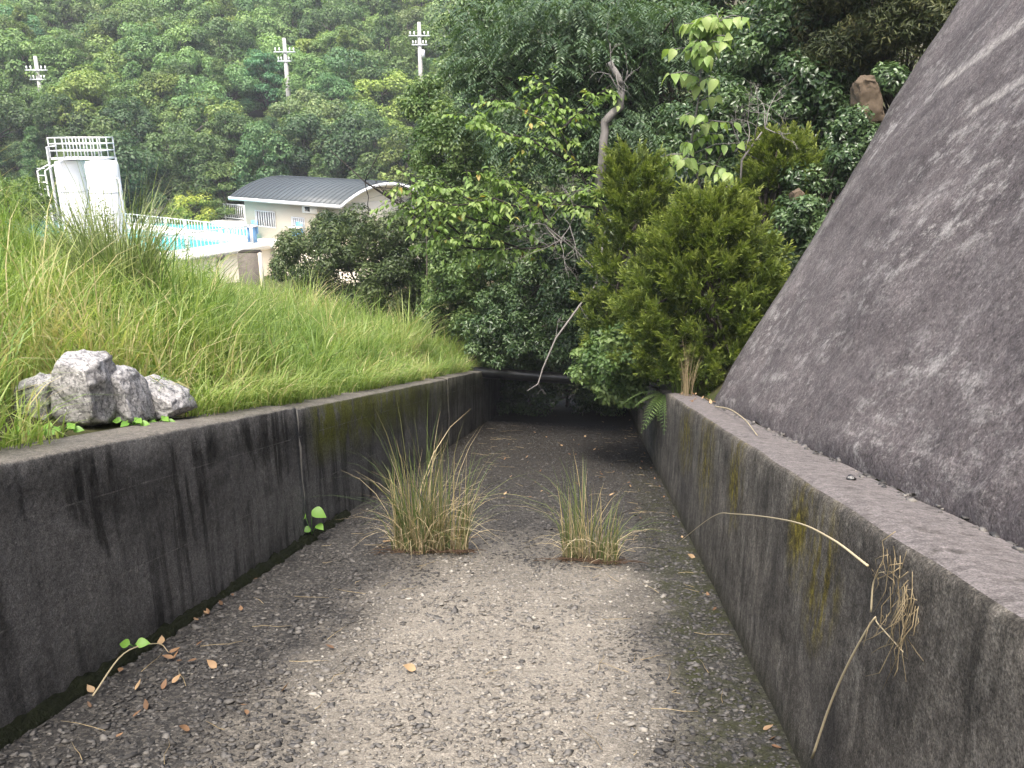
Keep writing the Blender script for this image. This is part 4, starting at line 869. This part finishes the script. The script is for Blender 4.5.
def slab_rock(name, outline, d, depth, mat, seed, parent=None, label=None, lean=.3, rough=.03):
    """angular rock: front outline at distance d, a smaller back face depth metres behind, broken faces"""
    bm = bmesh.new(); fr = [P(x, y, d) for x, y in outline]; c = sum(fr, Vector())/len(fr); rng = np.random.default_rng(seed); pts = []
    for p_ in fr:
        q = c+(p_-c)*.80; pts += [q+Vector((0, -.04, 0)), p_+Vector((0, depth*.3, 0)), c+(p_-c)*.95+Vector(rng.normal(0, .02, 3))+Vector((0, depth, lean*depth))]
    for p_ in pts: bm.verts.new(p_-c)
    bmesh.ops.convex_hull(bm, input=bm.verts); bmesh.ops.delete(bm, geom=[v for v in bm.verts if not v.link_faces], context='VERTS')
    bmesh.ops.triangulate(bm, faces=bm.faces); bmesh.ops.subdivide_edges(bm, edges=bm.edges, cuts=6, use_grid_fill=True); bm.normal_update()
    R_ = max((p_-c).length for p_ in fr)
    for v in bm.verts:
        q = v.co/R_; cr = mn.fractal(q*3.1+Vector((seed, 2, 0)), .8, 2.1, 5); v.co += v.normal*(rough*cr*R_*2.2) - v.normal*.05*R_*max(0, 1-abs(mn.noise(q*2.2+Vector((seed, 9, 1))))*9)
    me = bpy.data.meshes.new(name); bm.to_mesh(me); bm.free(); me.materials.append(M[mat]); me.polygons.foreach_set('use_smooth', [True]*len(me.polygons))
    o = bpy.data.objects.new(name, me); link(o, parent); o.location = c if parent is None else c-parent.location
    if label: tag(o, label, 'rock')
    return o
slab_rock('ochre_rock', [(855, 82), (862, 75), (876, 76), (882, 90), (888, 125), (864, 130), (856, 110)], 11.2, .15, 'rock', 71, lean=-.3, rough=.025, label='tall ochre-brown rock standing behind the slope edge')
slab_rock('ochre_rock', [(848, 124), (856, 114), (868, 130), (872, 160), (854, 165), (848, 145)], 11.25, .15, 'darkbrown', 72, lean=-.3, label='dark brown rock form standing in for shaded soil below the tall ochre rock')  # dark form stands in for shade and bare soil below the rock
slab_rock('ochre_rock', [(792, 192), (799, 188), (805, 193), (803, 203), (793, 203)], 10.2, .06, 'rock', 73, lean=-.3, label='small ochre stone on the earth bank beside the slope')
def boulder():
    b = P(115, 420, 4.0); e = empty('granite_outcrop', (b.x, b.y, g(b.x, b.y)), 'split grey granite boulder on top of the left wall', 'boulder')
    for k, (ol, d, dp) in enumerate((([(48, 374), (58, 356), (74, 358), (92, 366), (98, 384), (103, 428), (60, 432), (48, 400)], 4.12, .22), ([(99, 380), (106, 369), (120, 372), (130, 388), (140, 425), (104, 428), (99, 398)], 4.32, .22),
            ([(127, 386), (140, 382), (158, 390), (176, 400), (182, 411), (172, 420), (142, 424), (130, 396)], 4.6, .25), ([(14, 385), (34, 376), (52, 380), (56, 405), (52, 436), (8, 440)], 4.1, .2))):
        slab_rock('boulder_lobe', ol, d, dp, 'granite', 90+k, e, lean=-.15 if k < 3 else -.4, rough=.03)
boulder()

# ------------------------------------------------------------------ grass on the left bank
def meadow():
    rng = np.random.default_rng(101); T_ = 5200; ts = rng.uniform(1.2, 26, T_); tt = -2.46-rng.random(T_)**1.1*10.5; kp = rng.random(T_) < np.clip(10/(ts+2), .42, 1)*np.clip(7/(-tt), .35, 1); ts, tt = ts[kp], tt[kp]; T_ = len(ts)
    tL = np.clip(rng.lognormal(math.log(.62), .3, T_), .28, 1.15)*(.45+.55*sstep(2.4, 3.2, -tt)); tx, ty = xy(ts, tt); tl1 = np.array([mn.noise(Vector((a*.55, b*.55, 1))) for a, b in zip(tx, ty)]); tL *= 1+.5*tl1; tc = np.clip(.52+.5*tl1+rng.normal(0, .2, T_), .05, .95)
    cnt = rng.integers(34, 64, T_); ti = np.repeat(np.arange(T_), cnt); n = len(ti); ra = rng.uniform(0, 6.28, n); rr = .16*np.sqrt(rng.random(n)); x = tx[ti]+np.cos(ra)*rr; y = ty[ti]+np.sin(ra)*rr; s = x*SA+y*CA; t = x*CA-y*SA
    fr = np.array([vnoise((a*1.7, 3, 8)) for a in s]); m_ = (-t > 2.42+.10*fr+np.where(s < 5.6, .03, -.02)); bx_, by_ = P(112, 405, 4.28)[:2]; xr = (x-bx_); yr = (y-by_); m_ &= ~((xr > -.34) & (xr < .36) & (yr > -.6) & (yr < .34))
    x, y, s, t, ti, ra = x[m_], y[m_], s[m_], t[m_], ti[m_], ra[m_]; n = len(x); z = gz(x, y); Lh = tL[ti]*rng.uniform(.45, 1.25, n)
    near_b = np.exp(-((x-bx_)**2+(y-by_)**2)/.5); Lh *= 1-.55*near_b
    az = ra+rng.normal(0, .8, n); az = np.where(rng.random(n) < .3, rng.normal(-.6, .8, n), az); bend = np.clip(rng.normal(.62, .3, n), .05, 1.2)
    V, F = blades(rng, np.stack([x, y, z-.03], 1), Lh, rng.uniform(.005, .013, n)*(1+.03*s), az, bend, 4)
    rv = np.clip(tc[ti]+rng.normal(0, .16, n)+np.where(rng.random(n) < .06, .4, 0), 0, 1); o = obj('meadow_grass', np_mesh('meadow_grass', V, F, np.repeat(rv, 10), M['grass']))
    nf = 2600; fs = rng.uniform(2.6, 15, nf); ft = -2.40-rng.random(nf)*.16; fx, fy = xy(fs, ft); gap = np.array([vnoise((a*1.3, 9, 2)) for a in fs]) > -.12; gap &= ~((fs > 3.3) & (fs < 4.6) & (fx > bx_-.3) & (fx < bx_+.42)); fx, fy, fs = fx[gap], fy[gap], fs[gap]; nf = len(fx)
    V2, F2 = blades(rng, np.stack([fx, fy, gz(fx, fy)], 1), rng.uniform(.12, .5, nf), rng.uniform(.004, .010, nf)*(1+.03*fs), rng.normal(-.1, .9, nf), rng.uniform(.5, 1.2, nf), 4); V2, F2, R2 = merge([(V2, F2, np.repeat(np.clip(rng.normal(.6, .25, nf), 0, 1), 10))])
    of = obj('coping_grass', np_mesh('coping_grass', V2, F2, R2, M['grass'])); tag(of, 'grass blades drooping over the coping of the left wall', 'grass', kind='stuff')
    tag(o, 'long bright green grass covering the bank left of the channel', 'grass', kind='stuff')
    # leafy weeds
    Ps, Ds, Ns, Ls, Rs, stems = [], [], [], [], [], []
    for k in range(300):
        if k < 160: s_, t_ = rng.uniform(4.5, 10), -rng.uniform(5, 9)
        else: s_, t_ = rng.uniform(2.8, 12), -rng.uniform(2.7, 4.5)
        x_, y_ = xy(s_, t_); z_ = g(x_, y_); H = rng.uniform(.5, 1.1) if k < 160 else rng.uniform(.12, .3); ln_ = rng.normal(0, .12, 2)
        if abs(x_-bx_) < .4 and abs(y_-by_) < .4: continue
        tp = np.array([x_+ln_[0], y_+ln_[1], z_+H]); bs = np.array([x_, y_, z_-.02]); stems.append(tube([bs, (bs+tp)/2, tp], [.004, .003, .0015], 3)); m2 = int(H*38)+6; u = rng.uniform(.25, 1, m2); az_ = rng.uniform(0, 6.28, m2)
        Ps.append(bs+(tp-bs)*u[:, None]); Ds.append(nrmz(np.stack([np.cos(az_), np.sin(az_), rng.uniform(-.1, .7, m2)], 1))); Ls.append(rng.uniform(.05, .10, m2)*(1.2-.5*u)); Rs.append(np.clip(rng.uniform(.2, .8)+rng.normal(0, .12, m2)+.2*u, 0, 1))
    Pp, D_, L__, R_ = map(np.concatenate, (Ps, Ds, Ls, Rs)); nn = nrmz(np.array([0, 0, 1.])+rng.normal(0, .25, D_.shape)); nn = nrmz(nn-D_*np.sum(nn*D_, 1)[:, None]); V, F = leaf2(Pp, D_, nn, L__, L__*.36)
    Vs, Fs, Rr = merge([(V, F, np.repeat(R_, 4))]+[(a, b, np.full(len(a), .4)) for a, b in stems]); o = obj('weeds', np_mesh('weeds', Vs, Fs, Rr, M['weed'])); tag(o, 'leafy weeds growing among the bank grass', 'weeds', kind='stuff')
meadow()
def clump(name, label, base, n, Lr, wr, rad, bendr, mat, seed, cat='grass clump', rv=(0, 1), K=5, group=None, az0=None, dry=0.0, rx=1.0):
    rng = np.random.default_rng(seed); e = empty(name, base, label, cat, group); a = rng.uniform(0, 6.28, n); r = rad*np.sqrt(rng.random(n)); rt = np.stack([base[0]+np.cos(a)*r*rx, base[1]+np.sin(a)*r*.7, np.full(n, base[2]-.02)], 1)
    az = a+rng.normal(0, .7, n) if az0 is None else rng.normal(az0, .6, n); V, F = blades(rng, rt, rng.uniform(*Lr, n), rng.uniform(*wr, n), az, rng.uniform(*bendr, n), K)
    q = np.clip(rng.uniform(*rv, n), 0, 1); q = np.where(rng.random(n) < dry, rng.uniform(.78, 1, n), q)
    # blades turn paler and drier towards the root
    put(e, 'blades', [(V, F, np.repeat(q, 2*(K+1)))], M[mat]); return e, rng, rt
b = P(118, 285, 7.2); zb = g(b.x, 7.2)
clump('pampas_clump', 'tall pampas grass clump in front of the white tanks', Vector((b.x, 7.2, zb)), 620, (.8, 1.75), (.006, .014), .3, (.1, .8), 'pampas', 111, rv=(.2, 1.0))
b = P(60, 300, 6.6); clump('pampas_clump', 'shorter arching grass clump left of the tall pampas', Vector((b.x, 6.6, g(b.x, 6.6))), 260, (.5, 1.0), (.006, .012), .3, (.3, .9), 'grass', 112, rv=(.4, .95))
def channel_tuft(px, py, d, label, seed, subs):
    """subs: (dx metres, dy, blades, (Lmin, Lmax), radius, lean azimuth or None, dry share)"""
    rng = np.random.default_rng(seed); p = P(px, py, d); s_, t_ = st(p.x, p.y); base = W(s_, t_, 0.005); e = empty('grass_tuft', base, label, 'grass tuft', 'grass tufts rooted in the channel floor'); green, dry_, lit = [], [], []
    for dx, dy, n, Lr, rad, az0, dry in subs:
        a = rng.uniform(0, 6.28, n); r_ = rad*np.sqrt(rng.random(n)); rt = np.stack([base.x+dx+np.cos(a)*r_, base.y+dy+np.sin(a)*r_*.7, np.full(n, base.z-.015-SLOPE*dy)], 1)
        az = a+rng.normal(0, .8, n) if az0 is None else rng.normal(az0, .7, n); Ln = Lr[0]+(Lr[1]-Lr[0])*rng.random(n)**1.7; bend = np.where(rng.random(n) < .72, rng.uniform(.02, .38, n), rng.uniform(.4, 1.15, n))
        V, F = blades(rng, rt, Ln, rng.uniform(.004, .009, n), az, bend, 5); q = np.clip(rng.normal(.36, .16, n), 0, .7); green.append((V, F, np.repeat(np.where(rng.random(n) < dry, rng.uniform(.72, 1, n), q), 12)))
        m_ = n//2; a = rng.uniform(0, 6.28, m_); r_ = rad*1.1*np.sqrt(rng.random(m_)); rr = np.stack([base.x+dx+np.cos(a)*r_, base.y+dy+np.sin(a)*r_*.7, np.full(m_, base.z-.01-SLOPE*dy)], 1)
        V, F = blades(rng, rr, rng.uniform(.1, Lr[1]*.62, m_), rng.uniform(.003, .007, m_), rng.uniform(0, 6.28, m_), np.where(rng.random(m_) < .6, rng.uniform(.05, .4, m_), rng.uniform(.7, 1.35, m_)), 5); dry_.append((V, F, np.repeat(rng.uniform(.1, 1, m_), 12)))
        for i in range(26):
            L_ = rng.uniform(.06, .24); an = rng.uniform(0, 6.28); d2 = np.array([math.cos(an), .4*math.sin(an), 0]); d2[2] = -SLOPE*d2[1]; oy = dy-.05+rng.normal(0, rad*.5); q = np.array([base.x+dx+rng.normal(0, rad*1.2), base.y+oy, base.z+.012-SLOPE*oy]); lit.append(tube([q-d2*L_/2+np.array([0, 0, rng.uniform(0, .02)]), q+np.array([0, 0, .012]), q+d2*L_/2], .0025, 3))
    put(e, 'blades', green, M['tuft']); put(e, 'dry_blades', dry_, M['straw']); tag(put(e, 'fallen_straw', lit, M['dead']), kind='stuff')
# depth of a floor pixel is solved from the channel plane
def floor_d(px, py):
    lo, hi = 1.0, 30.0
    for _ in range(50):
        m_ = (lo+hi)/2; p = P(px, py, m_); s_, _t = st(p.x, p.y); 
        if p.z > float(fl(s_)): lo = m_
        else: hi = m_
    return lo
d1 = floor_d(430, 552); d2 = floor_d(588, 562)
channel_tuft(432, 552, d1, 'tall half-dry grass tuft on the left of the channel floor', 121, [(-.10, 0, 210, (.3, 1.32), .13, None, .25), (-.22, .03, 90, (.2, .85), .08, 2.6, .45), (.05, .02, 130, (.25, 1.15), .10, None, .35), (.21, 0, 90, (.25, .9), .06, .5, .3)])
channel_tuft(585, 562, d2, 'shorter leaning grass tuft on the right of the channel floor', 122, [(-.08, .05, 120, (.25, .85), .08, 2.7, .3), (.06, .03, 90, (.2, .8), .08, None, .25), (.17, -.03, 80, (.2, .62), .07, .3, .2), (-.02, .1, 14, (.7, 1.0), .04, 2.2, .1)])
p = W(9.2, 1.0, HR); clump('arching_grass', 'arching grass clump at the end of the right ledge', p, 130, (.35, .8), (.006, .011), .14, (.5, 1.0), 'weed', 123, 'grass clump', (.3, .9))
p = W(8.75, 0.98, HR); clump('dry_grass_clump', 'dry straw-brown stalks standing on the ledge below the juniper', p, 40, (.3, .75), (.003, .006), .06, (.02, .3), 'straw', 124, 'grass clump', (0, .6))
def fern(s_, t_, h, n, seed, label):
    rng = np.random.default_rng(seed); base = W(s_, t_, h); e = empty('fern', base, label, 'fern'); 
    for k in range(n):
        az = rng.uniform(2.2, 5.2); Ln = rng.uniform(.35, .62); m_ = 16; u = np.linspace(.1, 1, m_); dh = np.array([math.cos(az), math.sin(az), 0]); sp = np.array(base)+np.outer(u*Ln, dh)+np.outer(.25*Ln*u-.75*Ln*u*u, [0, 0, 1.]); tg_ = nrmz(np.gradient(sp, axis=0)); sd = np.array([-dh[1], dh[0], 0])
        pc = []
        for sg in (-1, 1):
            dd = nrmz(sd*sg+tg_*.45+np.array([0, 0, -.15])); nn = np.tile(np.array([0, 0, 1.]), (m_, 1)); nn = nrmz(nn-dd*np.sum(nn*dd, 1)[:, None]); V, F = leaf2(sp, dd, nn, .095*np.sin(np.pi*np.clip(u*.9+.08, 0, 1))+.008, .011); pc.append((V, F, np.full(len(V), rng.uniform(.3, .9))))
        V, F = tube([tuple(q) for q in sp[::3]], .003, 3); pc.append((V, F, np.full(len(V), .5))); put(e, 'frond', pc, M['mid'])
fern(9.35, .80, HR-.02, 8, 131, 'green fern fronds drooping over the end of the right wall')

# ------------------------------------------------------------------ black pipe across the channel
def pipe():
    A, B = W(15.4, TL-.35, HL-.02), W(14.3, TR+.5, HR-.14); e = empty('drain_pipe', (A+B)/2, 'black plastic pipe crossing the far end of the channel', 'pipe')
    n = 26; put(e, 'pipe_body', [tube([A.lerp(B, i/n) for i in range(n+1)], [.105]*(n+1), 18)], M['black'], True)
    c = A.lerp(B, .66); d = (B-A).normalized(); put(e, 'coupling', [tube([c-d*.05, c-d*.045, c+d*.045, c+d*.05], [.10, .122, .122, .10], 18)], M['blackjoint'], True); c = A.lerp(B, .3); put(e, 'coupling', [tube([c-d*.03, c-d*.026, c+d*.026, c+d*.03], [.09, .104, .104, .09], 18)], M['black'], True)
pipe()
# ------------------------------------------------------------------ gravel, moss, litter
def gravel():
    rng = np.random.default_rng(141); N = 62000; s = 1.0+rng.random(N)**1.7*15; t = rng.uniform(TL+.02, TR-.02, N); wob = np.array([mn.noise(Vector((a*1.2, b*1.2, 4))) for a, b in zip(s, t)])
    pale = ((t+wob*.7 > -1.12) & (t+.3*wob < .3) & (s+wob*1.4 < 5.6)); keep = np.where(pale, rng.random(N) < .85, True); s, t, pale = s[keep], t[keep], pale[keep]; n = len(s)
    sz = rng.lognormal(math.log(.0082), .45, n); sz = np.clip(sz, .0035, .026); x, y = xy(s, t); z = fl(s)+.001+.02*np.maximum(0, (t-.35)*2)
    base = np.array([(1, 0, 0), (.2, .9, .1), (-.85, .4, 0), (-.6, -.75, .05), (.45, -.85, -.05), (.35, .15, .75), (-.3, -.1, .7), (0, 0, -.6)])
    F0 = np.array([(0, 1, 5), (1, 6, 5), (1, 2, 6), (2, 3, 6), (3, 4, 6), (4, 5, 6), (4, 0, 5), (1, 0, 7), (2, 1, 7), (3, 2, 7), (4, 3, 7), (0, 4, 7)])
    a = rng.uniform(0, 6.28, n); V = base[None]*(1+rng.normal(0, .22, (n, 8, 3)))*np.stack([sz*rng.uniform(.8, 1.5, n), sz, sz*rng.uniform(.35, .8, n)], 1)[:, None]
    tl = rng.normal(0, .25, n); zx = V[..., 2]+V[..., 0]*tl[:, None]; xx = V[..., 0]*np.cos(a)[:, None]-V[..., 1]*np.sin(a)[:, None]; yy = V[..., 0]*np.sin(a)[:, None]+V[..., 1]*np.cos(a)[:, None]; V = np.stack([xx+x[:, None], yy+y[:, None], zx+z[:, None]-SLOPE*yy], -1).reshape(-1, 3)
    rv = np.clip(np.where(pale, rng.normal(.70, .17, n), rng.normal(.25, .19, n)-.05*np.clip(s-5, 0, 5)), 0, 1); F = (np.arange(n)[:, None, None]*8+F0[None]).reshape(-1, 3); o = obj('gravel', np_mesh('gravel', V, F, np.repeat(rv, 8), M['stone'])); tag(o, 'loose grey gravel chips bedded in the channel floor', 'gravel', kind='stuff')  # stones get darker down the channel, canopy shade put into their colour
gravel()
def moss():
    for name, t0, t1, s0, s1, hh, lab, sd, dense in (('moss_strip', TL, TL+.10, 1.5, 6.6, .085, 'dark moss cushion along the foot of the left wall', 1, 0), ('moss_strip', TR-.14, TR, 1.0, 7.5, .02, 'thin olive moss along the foot of the right wall', 2, 0)):
        S = np.arange(s0, s1, .018); K = 12; V = []
        for s_ in S:
            wd = .55+.6*vnoise((s_*2.3, sd, 0))+.35*vnoise((s_*9, sd, 4)); wd = max(.12, wd)
            for k in range(K):
                u = k/(K-1); tt = t0+(t1-t0)*u*wd if sd == 1 else t1-(t1-t0)*u*wd; pr = math.sqrt(max(0, 1-u)); h = hh*pr*wd*(1+.5*vnoise((s_*14, u*4, sd)))+.012*vnoise((s_*40, u*9, sd))-(.012 if k == K-1 else 0); p_ = W(s_, tt, h); V.append(tuple(p_))
        n = K; i, j = np.meshgrid(np.arange(len(S)-1), np.arange(n-1), indexing='ij'); a = (i*n+j).ravel(); F = np.stack([a, a+1, a+n+1, a+n], -1); tag(obj(name, np_mesh(name, V, F, None, M['moss'], True)), lab, 'moss', kind='stuff')
moss()
def litter():
    rng = np.random.default_rng(151)
    q = np.zeros((1, 3)); ms = []
    for k in range(5):
        V, F = leaf_fine(1.0, .4+.07*k, .22, -.2-.1*k); ms.append(np_mesh('fallen_leaf', V-np.array([.5, 0, 0]), F, np.full(len(V), .15+.2*k), M['dead'], True))
    spots = [(200, 647), (213, 668), (255, 582), (90, 708), (175, 655), (410, 672), (140, 690), (722, 598), (715, 612), (700, 560), (700, 520), (690, 500), (790, 745), (782, 752), (795, 735), (650, 455), (668, 470), (655, 480), (640, 470), (625, 440), (690, 540), (330, 650), (120, 740), (475, 600), (640, 520)]
    spots += [(float(rng.uniform(500, 660)), float(rng.uniform(415, 500))) for _ in range(60)] + [(float(rng.uniform(60, 330)), float(rng.uniform(590, 740))) for _ in range(22)]
    for k, (px, py) in enumerate(spots):
        d = floor_d(px, py); p_ = P(px, py, d); s_, t_ = st(p_.x, p_.y); t_ = min(max(t_, TL+.08), TR-.06); p_ = W(s_, t_, .018); far = k >= 25
        o = bpy.data.objects.new('fallen_leaf', ms[rng.integers(5)]); C.objects.link(o); o.location = p_; o.scale = [rng.uniform(.03, .06)]*3; o.rotation_euler = (rng.normal(0, .2)-math.atan(SLOPE), rng.normal(0, .25), rng.uniform(0, 6.28))
        side = 'beside the right wall' if t_ > .3 else ('near the left wall' if t_ < -1.2 else 'in mid channel')
        dist = 'closest to the camera' if s_ < 4.2 else ('around the grass tufts' if s_ < 7 else 'in the shade past the tufts')
        tag(o, 'dry brown fallen leaf %s, %s' % (side, dist), 'leaf', 'fallen leaves on the channel floor')
    for k in range(16):
        o = bpy.data.objects.new('fallen_leaf', ms[rng.integers(5)]); C.objects.link(o); s_ = rng.uniform(7.4, 9.1); o.location = W(s_, rng.uniform(.9, 1.12), HR+.012); o.scale = [rng.uniform(.03, .055)]*3; o.rotation_euler = (rng.normal(0, .2)-math.atan(SLOPE), rng.normal(0, .25), rng.uniform(0, 6.28))
        tag(o, 'dry brown fallen leaf at the far end of the right ledge', 'leaf', 'fallen leaves on the right ledge')
    # straw and twigs lying about
    pcs = []
    for k in range(210):
        u = rng.random(); s_ = rng.uniform(2.2, 8.5) if k < 105 else rng.uniform(7, 15); t_ = rng.uniform(TL+.15, TL+1.1) if u < .5 else (rng.uniform(.0, TR-.1) if u < .85 else rng.uniform(TL+.2, TR-.1)); L_ = rng.uniform(.05, .24); az = rng.uniform(0, 3.14); pts = [W(s_+math.sin(az)*L_*(i/3-.5), t_+math.cos(az)*L_*(i/3-.5)+rng.normal(0, .006), .014+.012*rng.random()) for i in range(4)]; pcs.append(tube(pts, [.0018, .0017, .0015, .0008], 3)+(np.full(14, .5*rng.random()),))
    V, F, R_ = merge(pcs); tag(obj('twig_litter', np_mesh('twig_litter', V, F, R_, M['straw'])), 'scattered straw and twigs on the channel floor', 'litter', kind='stuff')
litter()
def stick(name, label, pts, r, mat='straw', cat='stalk'):
    pts = [Vector(p_) for p_ in pts]; q = []; ex = [pts[0]*2-pts[1]]+pts+[pts[-1]*2-pts[-2]]
    for i in range(1, len(ex)-2):
        for k in range(6):
            u = k/6; a, b_, c_, d_ = ex[i-1:i+3]; q.append(.5*((2*b_)+(c_-a)*u+(2*a-5*b_+4*c_-d_)*u*u+(3*b_-a-3*c_+d_)*u**3))
    q.append(pts[-1]); pts = q
    e = empty(name, pts[0], label, cat); n = len(pts); V, F = tube(pts, list(np.linspace(r, r*.4, n)), 5); put(e, 'stem', [(V, F, np.full(len(V), .8))], M[mat], True); return e
TW = TR-.02
stick('dry_stalk', 'long pale dry grass stalk arching from the right wall', [on_t(868, 566, TW), on_t(830, 538, TW-.05), on_t(790, 521, TW-.08), on_t(735, 514, TW-.10), on_t(712, 517, TW-.1), on_t(678, 543, TW-.12)], .004)
stick('dry_stalk', 'pale bent dry stalk leaning on the right wall', [on_t(812, 758, TW-.06), on_t(830, 705, TW-.05), on_t(850, 660, TW-.04), on_t(873, 620, TW-.02), on_t(878, 624, TW-.01), on_t(903, 652, TW)], .004)
stick('dry_stalk', 'small hooked straw standing above the dry roots', [on_t(871, 612, TW), on_t(873, 585, TW), on_t(878, 574, TW), on_t(884, 572, TW)], .003)
stick('dry_stalk', 'thin curved straw at the foot of the left wall', [W(2.75, TL+.12, .02), W(3.0, TL+.12, .12), W(3.2, TL+.16, .09), W(3.22, TL+.2, .03)], .004)
stick('fallen_twig', 'long brown twig lying in front of the left grass tuft', [W(5.6, -1.6, .02), W(5.75, -1.2, .03), W(5.9, -.9, .02)], .006, 'dead', 'twig')
stick('fallen_twig', 'dark curled twig lying to the right of the shorter tuft', [W(6.9, .2, .02), W(7.1, .42, .12), W(7.3, .30, .16), W(7.4, .5, .05)], .005, 'darkbark', 'twig')
def rootclump():
    rng = np.random.default_rng(161); c = on_t(905, 600, TR-.01); e = empty('dry_root_clump', c, 'tangle of dry grass roots hanging on the right wall', 'roots'); ps = []
    for k in range(34):
        o = c+Vector((rng.normal(0, .004)-.005, rng.normal(0, .05), rng.normal(0, .045)+.03)); pts = [o]; 
        for i in range(4): pts.append(pts[-1]+Vector((-.006+rng.normal(0, .01), rng.normal(0, .028), rng.normal(-.028, .03))))
        V, F = tube(pts, [.0014, .0013, .0012, .001, .0006], 3); ps.append((V, F, np.full(len(V), rng.uniform(0, .3))))
    put(e, 'strands', ps, M['straw'])
rootclump()
def weedling(name, label, base, leaves, cat='weed'):
    e = empty(name, base, label, cat); rng = np.random.default_rng(int(abs(base[0])*1000))
    for (dx, dz, L_, az, el) in leaves:
        a = Vector(base); b = a+Vector((dx, -.02, dz)); put(e, 'stalk', [tube([a, (a+b)/2+Vector((0, -.01, .01)), b], .0022, 4)], M['fresh'], True)
        d = np.array([[math.cos(az)*math.cos(el), math.sin(az)*math.cos(el), math.sin(el)]]); nn = np.array([[.2, -.6, .8]]); nn = nrmz(nn-d*np.sum(nn*d)); V, F = leaf_fine(L_, .8, .1, .3); V = V @ np.array([d[0], np.cross(nn[0], d[0]), nn[0]])+np.array(b); put(e, 'leaf', [(V, F, np.full(len(V), rng.uniform(.2, 1)))], M['fresh'], True)
weedling('seedling', 'bright green heart-leaved weed in the left wall joint', on_t(312, 535, TL+.04), [(.02, .22, .12, -.3, -.2), (-.03, .16, .09, 2.8, -.1), (.05, .10, .08, -.8, 0), (.0, .06, .07, 3.6, .2)])
weedling('seedling', 'tiny bright green seedling at the foot of the left wall', on_t(136, 648, TL+.1), [(.015, .04, .06, 0, .1), (-.015, .035, .055, 3.1, .1)])
for k, (px, py, d) in enumerate(((133, 426, 4.25), (160, 424, 4.5), (345, 386, 8.3), (36, 436, 3.75), (66, 432, 3.88))):
    weedling('broadleaf_weed', ['broad green leaves sprouting under the granite boulder', 'broad green leaves right of the granite boulder on the coping', 'light green leafy weed on the coping past the wall joint', 'broadleaf weed at the left edge on the coping', 'broadleaf weed left of the granite boulder'][k], P(px, py, d), [(.05*math.cos(a), .02+.015*(a % 2), .05, a, .1) for a in (0, 1.1, 2.2, 3.3, 4.4, 5.5)])
s0 = rock('ledge_pebble', 'small dark pebble on the right ledge', W(3.1, 1.0, HR+.012), (.022, .016, .012), 'black', 171, 5, .1, 'pebble')
def debris():
    rng = np.random.default_rng(172); ps = []
    for k in range(900):
        s_ = rng.uniform(1.5, 8.3); r = rng.uniform(.003, .011); c = W(s_, 1.10+rng.normal(0, .02)-(.05*rng.random() if s_ > 5.5 else 0), HR-.012+rng.uniform(-.02, .012)); V, F = box(c, (r*2, r*rng.uniform(1, 3), r)); V = V+rng.normal(0, r*.3, V.shape); ps.append((V, F, np.full(8, rng.uniform(.1, .8))))
    V, F, R_ = merge(ps); tag(obj('crack_debris', np_mesh('crack_debris', V, F, R_, M['stone'])), 'grit and crumbs along the crack between ledge and slope', 'debris', kind='stuff')
debris()
stick('ledge_twig', 'thin dry twig lying along the ledge at the foot of the slope', [W(6.9, 1.02, HR+.02), W(6.2, 1.03, HR+.05), W(5.4, 1.0, HR+.04), W(4.6, .93, HR+.015)], .006, 'straw', 'twig')

# ------------------------------------------------------------------ thin summer haze
hv, hf = box((0, 60, 12.5), (330, 300, 48)); hz = np_mesh('haze', hv, hf); hm = bpy.data.materials.new('haze'); hm.use_nodes = True; ht = hm.node_tree; ht.nodes.remove(ht.nodes['Principled BSDF'])
pv = ht.nodes.new('ShaderNodeVolumePrincipled'); pv.inputs['Color'].default_value = (0.9, 0.94, 1.0, 1); pv.inputs['Density'].default_value = 0.0007; ht.links.new(pv.outputs[0], ht.nodes['Material Output'].inputs['Volume'])
hz.materials.append(hm); tag(obj('haze', hz), 'thin pale summer haze in the air', 'haze', kind='stuff')
